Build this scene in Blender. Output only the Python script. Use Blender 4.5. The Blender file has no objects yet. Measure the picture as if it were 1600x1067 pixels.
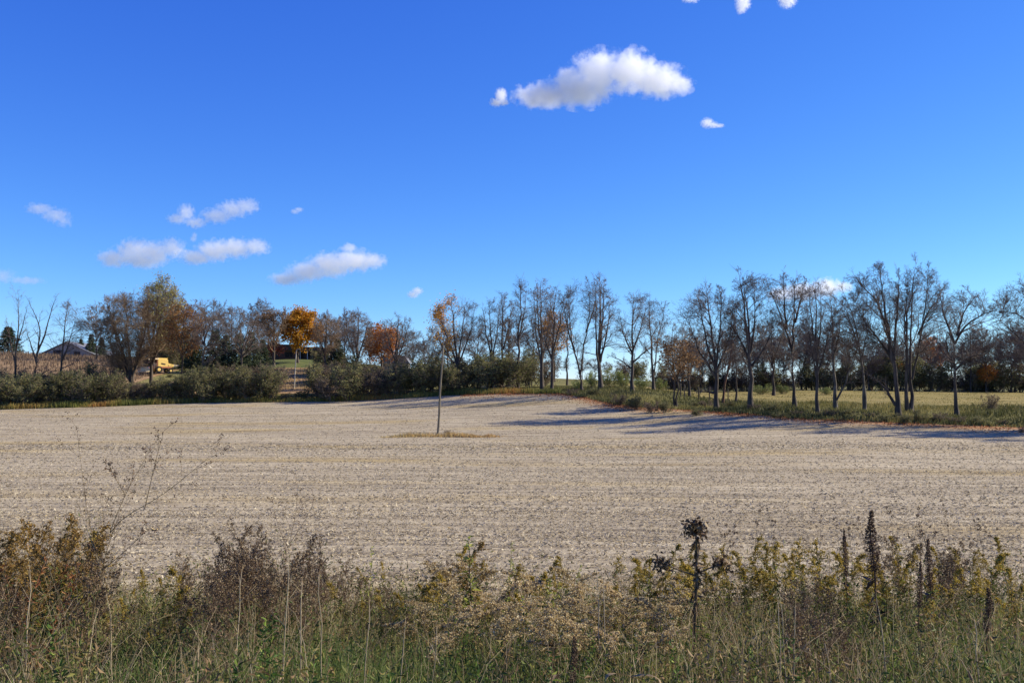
import bpy, bmesh, math, random
import numpy as np
from mathutils import Vector, Matrix

random.seed(7)
SC = bpy.context.scene
COL = SC.collection
R = math.radians

# ------------------------------------------------------------------ camera
FPX, CX, CY, HORIZON = 1540.0, 800.0, 533.5, 600.0      # in pixels of the 1600 x 1067 photograph
EYE = 5.5
PITCH = math.atan((HORIZON - CY) / FPX)
cam_data = bpy.data.cameras.new('camera')
cam_data.sensor_width = 36.0
cam_data.lens = 36.0 * FPX / 1600.0
cam_data.clip_start = 0.1
cam_data.clip_end = 30000.0
cam = bpy.data.objects.new('camera', cam_data)
COL.objects.link(cam)
cam.location = (0, 0, EYE)
cam.rotation_euler = (R(90) + PITCH, 0, 0)
SC.camera = cam

# ------------------------------------------------------------------ sky and sun
SUN_EL, SUN_AZ = R(32), R(77)          # azimuth measured clockwise from +Y (straight ahead): right and a little ahead
world = bpy.data.worlds.new('World')
SC.world = world
world.use_nodes = True
wn, wl = world.node_tree.nodes, world.node_tree.links
wn.clear()
w_out = wn.new('ShaderNodeOutputWorld')
w_bg = wn.new('ShaderNodeBackground')
w_sky = wn.new('ShaderNodeTexSky')
w_sky.sky_type = 'NISHITA'
w_sky.sun_disc = False
w_sky.sun_elevation = SUN_EL
w_sky.sun_rotation = SUN_AZ
w_sky.altitude = 2200
w_sky.air_density = 1.0
w_sky.dust_density = 0.0
w_sky.ozone_density = 4.0
# the photograph's deep, saturated blue: one uniform colour grade of the whole sky
w_scale = wn.new('ShaderNodeVectorMath'); w_scale.operation = 'SCALE'; w_scale.inputs['Scale'].default_value = 0.1
w_sep = wn.new('ShaderNodeSeparateColor'); w_comb = wn.new('ShaderNodeCombineColor')
wl.new(w_sky.outputs[0], w_scale.inputs[0]); wl.new(w_scale.outputs[0], w_sep.inputs[0])
for ch, (gam, gain) in enumerate(((1.45, 9.6), (1.2, 9.6), (.62, 9.6))):
    w_p = wn.new('ShaderNodeMath'); w_p.operation = 'POWER'; w_p.inputs[1].default_value = gam
    w_m = wn.new('ShaderNodeMath'); w_m.operation = 'MULTIPLY'; w_m.inputs[1].default_value = gain
    wl.new(w_sep.outputs[ch], w_p.inputs[0]); wl.new(w_p.outputs[0], w_m.inputs[0]); wl.new(w_m.outputs[0], w_comb.inputs[ch])
w_bg.inputs['Strength'].default_value = 0.10
wl.new(w_comb.outputs[0], w_bg.inputs['Color'])
wl.new(w_bg.outputs[0], w_out.inputs['Surface'])

sun_dir = Vector((math.sin(SUN_AZ) * math.cos(SUN_EL), math.cos(SUN_AZ) * math.cos(SUN_EL), math.sin(SUN_EL)))
sun_data = bpy.data.lights.new('sun', 'SUN')
sun_data.energy = 4.8
sun_data.angle = R(0.5)
sun_data.color = (1.0, 0.92, 0.76)
sun = bpy.data.objects.new('sun', sun_data)
COL.objects.link(sun)
sun.rotation_euler = (-sun_dir).to_track_quat('-Z', 'Y').to_euler()
sun.location = (60, 20, 80)

SC.view_settings.view_transform = 'Standard'
SC.view_settings.look = 'None'
SC.view_settings.exposure = 0.65
SC.view_settings.gamma = 1.0
SC.view_settings.use_curve_mapping = False
SC.cycles.max_bounces = 14
SC.cycles.diffuse_bounces = 4
SC.cycles.transmission_bounces = 3
SC.cycles.transparent_max_bounces = 14
SC.cycles.volume_bounces = 12
SC.cycles.volume_step_rate = 0.35
SC.cycles.volume_max_steps = 512
SC.cycles.use_denoising = True


# ------------------------------------------------------------------ helpers
def hexc(h):
    h = h.lstrip('#')
    out = []
    for i in (0, 2, 4):
        v = int(h[i:i + 2], 16) / 255
        out.append(v / 12.92 if v <= 0.04045 else ((v + 0.055) / 1.055) ** 2.4)
    return tuple(out) + (1.0,)


def at(px, py, Y):
    """the point at distance Y ahead that the photograph shows at pixel (px, py)"""
    x, y = (px - CX) / FPX, (CY - py) / FPX
    cp, sp = math.cos(PITCH), math.sin(PITCH)
    d = (x, cp - y * sp, sp + y * cp)
    s = Y / d[1]
    return np.array([d[0] * s, Y, EYE + d[2] * s])


def gx(px, Y):
    return (px - CX) / FPX * Y * 1.0


# terrain heights from control points: (pixel column, distance, pixel row at which that ground shows)
CTRL = []
def ctrl(px, Y, py):
    p = at(px, py, Y)
    CTRL.append(tuple(p))
def ctrlz(X, Y, z):
    CTRL.append((X, Y, z))

for X in (-14, -4, 4, 14):
    ctrlz(X, -12, 3.75); ctrlz(X, 0, 3.8)
for px in (-300, 400, 1200, 1900):
    ctrlz(gx(px, 4.5), 4.5, EYE - 1.85)
    ctrlz(gx(px, 8), 8, EYE - 2.2)
    ctrlz(gx(px, 12), 12, EYE - 2.4)
    ctrlz(gx(px, 20), 20, EYE - 2.85)
    ctrlz(gx(px, 40), 40, EYE - 3.75)
for px, py in ((-300, 704), (200, 704), (800, 704), (1300, 700), (1900, 697)):
    ctrl(px, 70, py)
for px, py in ((-300, 684), (200, 683), (685, 681), (1000, 677), (1250, 671), (1600, 666)):
    ctrl(px, 97, py)
for px, py in ((-300, 660), (100, 657), (500, 654), (800, 645), (950, 642), (1120, 637)):
    ctrl(px, 125, py)
for px, Y, py in ((-300, 150, 645), (0, 150, 642), (300, 150, 636), (560, 150, 633), (700, 150, 624), (850, 150, 613), (940, 146, 609),
                  (-300, 165, 638), (0, 165, 634), (300, 165, 625), (560, 165, 619), (700, 165, 609), (850, 165, 602),
                  (1000, 142, 610), (1060, 135, 626), (1120, 120, 639), (1240, 118, 636), (1350, 113, 640), (1410, 106, 648), (1494, 105, 648), (1600, 100, 655), (1900, 92, 662),
                  (-300, 205, 575), (0, 205, 573), (100, 205, 574), (245, 205, 583), (330, 205, 585), (440, 185, 600), (480, 185, 600), (460, 208, 576), (460, 222, 564), (460, 240, 561), (560, 200, 588), (620, 210, 585),
                  (-300, 245, 555), (40, 245, 554), (110, 245, 558), (180, 245, 560), (300, 245, 566), (700, 200, 594), (850, 200, 594), (950, 200, 594),
                  (1050, 165, 615), (1050, 200, 609), (1240, 150, 622), (1240, 190, 611), (1400, 150, 624), (1400, 190, 612), (1600, 150, 628), (1600, 190, 615), (1900, 150, 630), (1900, 190, 617),
                  (0, 330, 556), (400, 330, 566), (700, 330, 592), (950, 330, 594), (1250, 330, 602), (1600, 330, 604), (-500, 330, 560), (2100, 330, 606),
                  (-500, 900, 592), (200, 900, 592), (800, 900, 595), (1300, 900, 597), (2100, 900, 598),
                  (-500, 5000, 599.6), (800, 5000, 599.6), (2100, 5000, 599.6)):
    ctrl(px, Y, py)
CTRL = np.array(CTRL)

def _warp(X, Y):
    Yc = np.maximum(Y, -18.0) + 30.0
    return np.stack([1.6 * X / Yc, 1.15 * np.log(Yc)], -1)

_cp = _warp(CTRL[:, 0], CTRL[:, 1])
def _phi(r2):
    return 0.5 * r2 * np.log(r2 + 1e-9)
_n = len(_cp)
_A = np.zeros((_n + 3, _n + 3))
_d2 = ((_cp[:, None] - _cp[None]) ** 2).sum(-1)
_A[:_n, :_n] = _phi(_d2) + np.eye(_n) * 2e-4
_A[:_n, _n] = 1; _A[:_n, _n + 1:] = _cp
_A[_n:, :_n] = _A[:_n, _n:].T
_w = np.linalg.solve(_A, np.concatenate([CTRL[:, 2], np.zeros(3)]))

def hgt(X, Y):
    X = np.asarray(X, float); Y = np.asarray(Y, float)
    sh = np.broadcast(X, Y).shape
    q = _warp(np.broadcast_to(X, sh).ravel(), np.broadcast_to(Y, sh).ravel())
    out = np.empty(len(q))
    for i in range(0, len(q), 20000):
        b = q[i:i + 20000]
        d2 = ((b[:, None] - _cp[None]) ** 2).sum(-1)
        out[i:i + 20000] = _phi(d2) @ _w[:_n] + _w[_n] + b @ _w[_n + 1:]
    return out.reshape(sh)

def h1(X, Y):
    return float(hgt(np.array([X]), np.array([Y]))[0])


# ---- mesh building from numpy pieces
class Geo:
    def __init__(s):
        s.v, s.f, s.r, s.n = [], [], [], 0
    def add(s, V, F, rnd=0.5, mi=0):
        V = np.asarray(V, float).reshape(-1, 3)
        F = np.asarray(F, int)
        rn = np.broadcast_to(np.asarray(rnd, float), (len(V),))
        s.v.append(V); s.r.append(rn); s.f.append((F + s.n, mi)); s.n += len(V)
        return s
    def mesh(s, name, mats=(), smooth=True):
        me = bpy.data.meshes.new(name)
        V = np.concatenate(s.v); rn = np.concatenate(s.r)
        loops, starts, mids, c = [], [], [], 0
        for F, mi in s.f:
            if len(F) == 0: continue
            k = F.shape[1]
            loops.append(F.ravel()); starts.append(c + np.arange(len(F)) * k); c += F.size
            mids.append(np.full(len(F), mi))
        loops = np.concatenate(loops); starts = np.concatenate(starts); mids = np.concatenate(mids)
        me.vertices.add(len(V)); me.loops.add(len(loops)); me.polygons.add(len(starts))
        me.vertices.foreach_set('co', V.astype(np.float32).ravel())
        me.loops.foreach_set('vertex_index', loops.astype(np.int32))
        me.polygons.foreach_set('loop_start', starts.astype(np.int32))
        me.polygons.foreach_set('material_index', mids.astype(np.int32))
        a = me.attributes.new('rnd', 'FLOAT', 'POINT')
        a.data.foreach_set('value', rn.astype(np.float32))
        me.update(calc_edges=True)
        me.polygons.foreach_set('use_smooth', np.full(len(starts), smooth))
        for m in mats: me.materials.append(m)
        return me

def link(name, me, parent=None, loc=None, label=None, cat=None, group=None, kind=None):
    o = bpy.data.objects.new(name, me)
    COL.objects.link(o)
    if parent is not None: o.parent = parent
    if loc is not None: o.location = loc
    tag(o, label, cat, group, 'stuff' if name in SMALL and parent is not None else kind)
    return o

SMALL = {'plume', 'leaves', 'seed_heads', 'seed_spike', 'curled_leaves', 'foliage', 'crown', 'branches', 'stems'}
def tag(o, label=None, cat=None, group=None, kind=None):
    if label: o['label'] = label
    if cat: o['category'] = cat
    if group: o['group'] = group
    if kind: o['kind'] = kind
    return o

def dup(root, loc, rz=0.0, sc=(1, 1, 1), label=None, group=None, tilt=(0, 0)):
    r = root.copy(); COL.objects.link(r)
    r.location = loc; r.rotation_euler = (tilt[0], tilt[1], rz); r.scale = sc
    if label: r['label'] = label
    if group: r['group'] = group
    for ch in root.children:
        c = ch.copy(); COL.objects.link(c); c.parent = r
        for g in ch.children:
            d = g.copy(); COL.objects.link(d); d.parent = c
    return r

def nrm(a):
    return a / np.maximum(np.linalg.norm(a, axis=-1, keepdims=True), 1e-9)

def frames(d):
    ref = np.where(np.abs(d[..., 2:3]) < 0.9, np.array([0., 0, 1]), np.array([1., 0, 0]))
    u = nrm(np.cross(d, ref)); v = np.cross(d, u)
    return u, v

def tubes(P, Rr, s, tip=True):
    """n polylines of k points -> tubes with s sides; tip: the last point closes to a point"""
    n, k, _ = P.shape
    u, v = frames(nrm(P[:, -1] - P[:, 0]))
    a = np.arange(s) / s * 2 * math.pi
    ring = np.cos(a)[None, :, None] * u[:, None] + np.sin(a)[None, :, None] * v[:, None]
    kr = k - 1 if tip else k
    V = P[:, :kr, None, :] + Rr[:, :kr, None, None] * ring[:, None]
    V = V.reshape(n, kr * s, 3)
    i = np.arange(kr - 1)[:, None] * s; j = np.arange(s)[None]; j2 = (j + 1) % s
    Q = np.stack([i + j, i + j2, i + s + j2, i + s + j], -1).reshape(-1, 4) if kr > 1 else np.zeros((0, 4), int)
    out = []
    if tip:
        V = np.concatenate([V, P[:, -1:]], 1)
        m = kr * s + 1
        b = (kr - 1) * s
        T = np.stack([b + np.arange(s), b + (np.arange(s) + 1) % s, np.full(s, kr * s)], -1)
        T = (T[None] + (np.arange(n) * m)[:, None, None]).reshape(-1, 3)
    else:
        m = kr * s; T = np.zeros((0, 3), int)
    Q = (Q[None] + (np.arange(n) * m)[:, None, None]).reshape(-1, 4)
    return V.reshape(-1, 3), Q, T, m

def add_tubes(g, P, Rr, s, tip=True, rnd=None, mi=0):
    V, Q, T, m = tubes(P, Rr, s, tip)
    rv = 0.5 if rnd is None else np.repeat(rnd, m)
    n0 = g.n
    g.add(V, Q if len(Q) else np.zeros((0, 3), int), rv, mi)
    if len(T):
        g.f.append((T + n0, mi))

def leaves(g, C, L, W, rng, axis=None, bend=0.2, rnd=None, mi=0, spread=1.0):
    """rhombic folded leaves at points C, length L, half width W; axis = preferred direction"""
    n = len(C)
    if n == 0: return
    L = np.broadcast_to(L, (n,)) ; W = np.broadcast_to(W, (n,))
    a = nrm(rng.normal(size=(n, 3)) * spread + (0 if axis is None else axis))
    b, c = frames(a)
    th = rng.uniform(0, 2 * math.pi, (n, 1))
    bb = np.cos(th) * b + np.sin(th) * c; cc = -np.sin(th) * b + np.cos(th) * c
    mid = C + a * (L * .45)[:, None]
    V = np.stack([C, mid + bb * W[:, None] + cc * (W * bend * 2)[:, None], C + a * L[:, None] - cc * (L * bend * .4)[:, None], mid - bb * W[:, None] + cc * (W * bend * 2)[:, None]], 1)
    i = np.arange(n)[:, None] * 4
    F = np.concatenate([i + np.array([[0, 1, 2]]), i + np.array([[0, 2, 3]])])
    rv = rng.uniform(0, 1, n) if rnd is None else rnd
    g.add(V.reshape(-1, 3), F, np.repeat(rv, 4), mi)

def slivers(g, P, r, rng):
    """the finest twigs: one thin triangle each"""
    u, v = frames(nrm(P[:, -1] - P[:, 0])); th = rng.uniform(0, 6.28, (len(P), 1))
    w = (np.cos(th) * u + np.sin(th) * v) * r
    V = np.stack([P[:, 0] - w, P[:, 0] + w, P[:, -1]], 1).reshape(-1, 3)
    g.add(V, np.arange(len(V)).reshape(-1, 3))

def grow(P, Rr, rng, n, t0, t1, ang, angj, ratio, k, gn, up, rr, taper=.3, lent=.45, minr=0.0):
    N, K, _ = P.shape
    seg = np.linalg.norm(P[:, 1:] - P[:, :-1], axis=2).sum(1)
    t = t0 + (t1 - t0) * (np.arange(n)[None] + rng.uniform(0, 1, (N, n))) / n
    f = np.clip(t, 0, .999) * (K - 1); i0 = f.astype(int); fr = (f - i0)[..., None]
    ar = np.arange(N)[:, None]
    A, B = P[ar, i0], P[ar, i0 + 1]
    base = A + (B - A) * fr
    T = nrm(B - A)
    rad = Rr[ar, i0] * (1 - fr[..., 0]) + Rr[ar, i0 + 1] * fr[..., 0]
    u, v = frames(T)
    phi = (np.arange(n)[None] * 2.4 + rng.uniform(0, 6.28, (N, 1)) + rng.normal(0, .5, (N, n)))[..., None]
    an = (ang + angj * rng.normal(size=(N, n)))[..., None]
    d = np.cos(an) * T + np.sin(an) * (np.cos(phi) * u + np.sin(phi) * v)
    L = ratio * seg[:, None] * (1 - lent * (t - t0) / max(t1 - t0, 1e-6)) * rng.uniform(.65, 1.3, (N, n))
    pts = [base]; p = base
    for q in range(k - 1):
        d = nrm(d + gn * rng.normal(size=d.shape) + np.array([0, 0, up]))
        p = p + d * (L / (k - 1))[..., None]
        pts.append(p)
    Pn = np.stack(pts, 2).reshape(N * n, k, 3)
    r0 = np.maximum(rad * rr, minr).reshape(-1)
    return Pn, r0[:, None] * np.linspace(1, taper, k)[None]


# ------------------------------------------------------------------ materials
def new_mat(name):
    m = bpy.data.materials.new(name); m.use_nodes = True
    nt = m.node_tree; nt.nodes.clear()
    return m, nt, nt.nodes, nt.links

def ramp(nodes, stops, interp='LINEAR'):
    r = nodes.new('ShaderNodeValToRGB')
    r.color_ramp.interpolation = interp
    el = r.color_ramp.elements
    while len(el) < len(stops): el.new(0.5)
    for e, (p, c) in zip(el, stops):
        e.position = p; e.color = hexc(c) if isinstance(c, str) else c
    return r

def mat_leaf(name, stops, trans=0.35, rough=0.65, objvar=0.25, spec=0.2):
    """leaf or stem colour picked per leaf from a ramp, shifted a little per object; translucent"""
    m, nt, N, L = new_mat(name)
    at_ = N.new('ShaderNodeAttribute'); at_.attribute_name = 'rnd'
    r = ramp(N, stops)
    oi = N.new('ShaderNodeObjectInfo')
    mr = N.new('ShaderNodeMapRange'); mr.inputs[3].default_value = 1 - objvar; mr.inputs[4].default_value = 1 + objvar
    hs = N.new('ShaderNodeHueSaturation')
    L.new(at_.outputs['Fac'], r.inputs[0])
    L.new(oi.outputs['Random'], mr.inputs[0]); L.new(mr.outputs[0], hs.inputs['Value'])
    L.new(r.outputs[0], hs.inputs['Color'])
    b = N.new('ShaderNodeBsdfPrincipled'); b.inputs['Roughness'].default_value = rough
    b.inputs['Specular IOR Level'].default_value = spec
    L.new(hs.outputs[0], b.inputs['Base Color'])
    out = N.new('ShaderNodeOutputMaterial')
    if trans > 0:
        tr = N.new('ShaderNodeBsdfTranslucent'); L.new(hs.outputs[0], tr.inputs['Color'])
        mx = N.new('ShaderNodeMixShader'); mx.inputs[0].default_value = trans
        L.new(b.outputs[0], mx.inputs[1]); L.new(tr.outputs[0], mx.inputs[2]); L.new(mx.outputs[0], out.inputs[0])
    else:
        L.new(b.outputs[0], out.inputs[0])
    return m

def mat_noise(name, stops, scale=4.0, detail=6.0, rough=0.85, stretch=(1, 1, 1), bump=0.0, objvar=0.0, spec=0.3, dist=0.0):
    m, nt, N, L = new_mat(name)
    tc = N.new('ShaderNodeTexCoord'); mp = N.new('ShaderNodeMapping'); mp.inputs['Scale'].default_value = stretch
    L.new(tc.outputs['Object'], mp.inputs[0])
    nz = N.new('ShaderNodeTexNoise'); nz.inputs['Scale'].default_value = scale; nz.inputs['Detail'].default_value = detail
    nz.inputs['Distortion'].default_value = dist
    L.new(mp.outputs[0], nz.inputs['Vector'])
    r = ramp(N, stops); L.new(nz.outputs[0], r.inputs[0])
    b = N.new('ShaderNodeBsdfPrincipled'); b.inputs['Roughness'].default_value = rough
    b.inputs['Specular IOR Level'].default_value = spec
    src = r.outputs[0]
    if objvar:
        oi = N.new('ShaderNodeObjectInfo'); mr = N.new('ShaderNodeMapRange')
        mr.inputs[3].default_value = 1 - objvar; mr.inputs[4].default_value = 1 + objvar
        hs = N.new('ShaderNodeHueSaturation'); L.new(oi.outputs['Random'], mr.inputs[0]); L.new(mr.outputs[0], hs.inputs['Value'])
        L.new(src, hs.inputs['Color']); src = hs.outputs[0]
    L.new(src, b.inputs['Base Color'])
    if bump:
        bp = N.new('ShaderNodeBump'); bp.inputs['Strength'].default_value = bump; bp.inputs['Distance'].default_value = 0.05
        L.new(nz.outputs[0], bp.inputs['Height']); L.new(bp.outputs[0], b.inputs['Normal'])
    out = N.new('ShaderNodeOutputMaterial'); L.new(b.outputs[0], out.inputs[0])
    return m

M = {}
M['bark'] = mat_noise('bark', [(.3, '#332c26'), (.55, '#51473e'), (.75, '#766b5e')], 3.0, 8, .9, (1, 1, .25), .6, .2)
M['bark_pale'] = mat_noise('bark_pale', [(.3, '#3e3832'), (.55, '#665e54'), (.75, '#9a9185')], 2.2, 8, .9, (1, 1, .4), .6, .1)
M['bark_red'] = mat_noise('bark_red', [(.3, '#4a362c'), (.6, '#74523f'), (.8, '#8d6a54')], 3.0, 8, .9, (1, 1, .25), .6, .1)
M['twig'] = mat_noise('twig', [(.3, '#574a40'), (.55, '#726357'), (.8, '#8c7c6c')], 1.2, 4, .85, (1, 1, 1), 0, .2)
M['twig_brown'] = mat_noise('twig_brown', [(.3, '#66523f'), (.55, '#8a7358'), (.8, '#a68f72')], 1.2, 4, .85, (1, 1, 1), 0, .15)
M['gold'] = mat_leaf('leaf_gold', [(0, '#a86a14'), (.4, '#cf8f22'), (.8, '#e2ad3a'), (1, '#b9862a')], .4)
M['orange'] = mat_leaf('leaf_orange', [(0, '#93501a'), (.5, '#c0762a'), (1, '#cf9440')], .4)
M['rust'] = mat_leaf('leaf_rust', [(0, '#6d4526'), (.5, '#95643a'), (1, '#a88a4a')], .35)
M['brownleaf'] = mat_leaf('leaf_brown', [(0, '#6b4f36'), (.5, '#94714b'), (1, '#b08d5e')], .35)
M['redleaf'] = mat_leaf('leaf_red', [(0, '#8c3f38'), (.5, '#b0594c'), (1, '#9c6a50')], .35)
M['palegreen'] = mat_leaf('leaf_pale', [(0, '#8c8a4c'), (.5, '#a8a35c'), (1, '#bdb67c')], .35)
M['shrubleaf'] = mat_leaf('leaf_shrub', [(0, '#5c6040'), (.5, '#7a7a4c'), (.85, '#948e5c'), (1, '#aa9e6e')], .5, objvar=.3)
M['shrubbrown'] = mat_leaf('leaf_shrub_brown', [(0, '#584c3e'), (.5, '#71634e'), (1, '#89785c')], .4, objvar=.2)
M['meadowshrub'] = mat_leaf('leaf_meadow_shrub', [(0, '#5c6a34'), (.5, '#7d8a48'), (1, '#9ba05e')], .3, objvar=.2)
M['needle'] = mat_leaf('needle', [(0, '#303b2e'), (.5, '#47533a'), (1, '#636a4a')], .3, objvar=.25)
M['vergeblade'] = mat_leaf('verge_blade', [(0, '#4a5226'), (.4, '#7a7a3c'), (.75, '#a18a4a'), (1, '#9a6a38')], .3, objvar=0)
M['bankblade'] = mat_leaf('bank_blade', [(0, '#43472a'), (.5, '#646239'), (.85, '#857d49'), (1, '#a3935c')], .3, objvar=0)
M['meadowblade'] = mat_leaf('meadow_blade', [(0, '#6b6638'), (.5, '#877d46'), (1, '#9b8a52')], .3, objvar=0)
M['strawblade'] = mat_leaf('straw_blade', [(0, '#a8935c'), (.5, '#c2ad78'), (1, '#b8925c')], .3, objvar=0)
M['litter'] = mat_leaf('litter', [(0, '#7e4a2a'), (.5, '#a3663a'), (1, '#b9875a')], .2, objvar=0)
M['residue'] = mat_leaf('residue', [(0, '#6c5f4a'), (.25, '#9d8e73'), (.7, '#b9aa8b'), (.94, '#d9ccb0'), (1, '#cab27c')], .25, objvar=0)
M['grassblade'] = mat_leaf('grass_blade', [(0, '#42592a'), (.4, '#657a3c'), (.65, '#898e50'), (.85, '#ada368'), (1, '#cfc08c')], .35, objvar=0)
M['dullcrop'] = mat_leaf('dull_crop', [(0, '#54463a'), (.5, '#6e5c48'), (1, '#84705a')], .2, objvar=0)
M['drystem'] = mat_leaf('dry_stem', [(0, '#66503a'), (.4, '#8e7858'), (.8, '#b5a27e'), (1, '#cdbd98')], .15, objvar=0)
M['undergrowth'] = mat_leaf('undergrowth_leaf', [(0, '#38461f'), (.3, '#5a662f'), (.5, '#7c763c'), (.72, '#7d6142'), (1, '#a58c66')], .3, objvar=0)


# ------------------------------------------------------------------ ground
def sheet(name, V2, mat, lift=0.0, kind='structure', label=None, cat=None):
    """V2: array (rows, cols, 2) of ground positions; z from the terrain"""
    nr, nc, _ = V2.shape
    z = hgt(V2[..., 0], V2[..., 1]) + lift
    V = np.concatenate([V2, z[..., None]], -1).reshape(-1, 3)
    i = np.arange(nr - 1)[:, None] * nc; j = np.arange(nc - 1)[None]
    F = np.stack([i + j, i + j + 1, i + nc + j + 1, i + nc + j], -1).reshape(-1, 4)
    g = Geo(); g.add(V, F)
    return link(name, g.mesh(name, [mat]), kind=kind, label=label, cat=cat)

# base soil with rough grass
def mat_ground():
    m, nt, N, L = new_mat('rough_ground')
    tc = N.new('ShaderNodeTexCoord')
    n1 = N.new('ShaderNodeTexNoise'); n1.inputs['Scale'].default_value = .12; n1.inputs['Detail'].default_value = 8
    n2 = N.new('ShaderNodeTexNoise'); n2.inputs['Scale'].default_value = 3.0; n2.inputs['Detail'].default_value = 8
    L.new(tc.outputs['Object'], n1.inputs['Vector']); L.new(tc.outputs['Object'], n2.inputs['Vector'])
    mx = N.new('ShaderNodeMix'); mx.data_type = 'FLOAT'; mx.inputs[0].default_value = .5
    L.new(n1.outputs[0], mx.inputs[2]); L.new(n2.outputs[0], mx.inputs[3])
    r = ramp(N, [(.35, '#4f4a2e'), (.47, '#67643a'), (.55, '#807a48'), (.65, '#8f8050')]); L.new(mx.outputs[0], r.inputs[0])
    b = N.new('ShaderNodeBsdfPrincipled'); b.inputs['Roughness'].default_value = .95; b.inputs['Specular IOR Level'].default_value = .1
    bp = N.new('ShaderNodeBump'); bp.inputs['Strength'].default_value = .8; bp.inputs['Distance'].default_value = .15
    L.new(n2.outputs[0], bp.inputs['Height']); L.new(bp.outputs[0], b.inputs['Normal'])
    L.new(r.outputs[0], b.inputs['Base Color'])
    o = N.new('ShaderNodeOutputMaterial'); L.new(b.outputs[0], o.inputs[0])
    return m
M['ground'] = mat_ground()
uu = np.linspace(-1.5, 1.5, 150)
yy = np.exp(np.linspace(math.log(14.0), math.log(7030.0), 260)) - 30.0
sheet('ground', np.stack([uu[None] * (yy[:, None] + 30), np.broadcast_to(yy[:, None], (260, 150))], -1), M['ground'], -0.03)

# far boundary of the stubble field, as (pixel column, distance)
FAR_EDGE = [(-500, 650), (-300, 646), (0, 640), (150, 636), (300, 630), (560, 626), (700, 618), (800, 615), (870, 615), (900, 619), (930, 626), (960, 633), (1000, 636.5), (1050, 639), (1120, 645), (1250, 655), (1400, 661), (1500, 665), (1600, 668), (1800, 674), (2100, 680)]
def ground_row(px, Y):
    z = hgt(gx(px, Y), Y) - EYE
    return CY - FPX * (-Y * math.sin(PITCH) + z * math.cos(PITCH)) / (Y * math.cos(PITCH) + z * math.sin(PITCH))
_ys = np.linspace(60, 200, 561)
_fe = []
for p_, r_ in FAR_EDGE:
    y_ = float(_ys[np.argmax(ground_row(p_, _ys) < r_)])
    _fe.append((gx(p_, y_), y_))
_fe = np.array(_fe)
def far_edge(X):
    return np.interp(X, _fe[:, 0], _fe[:, 1])

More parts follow.
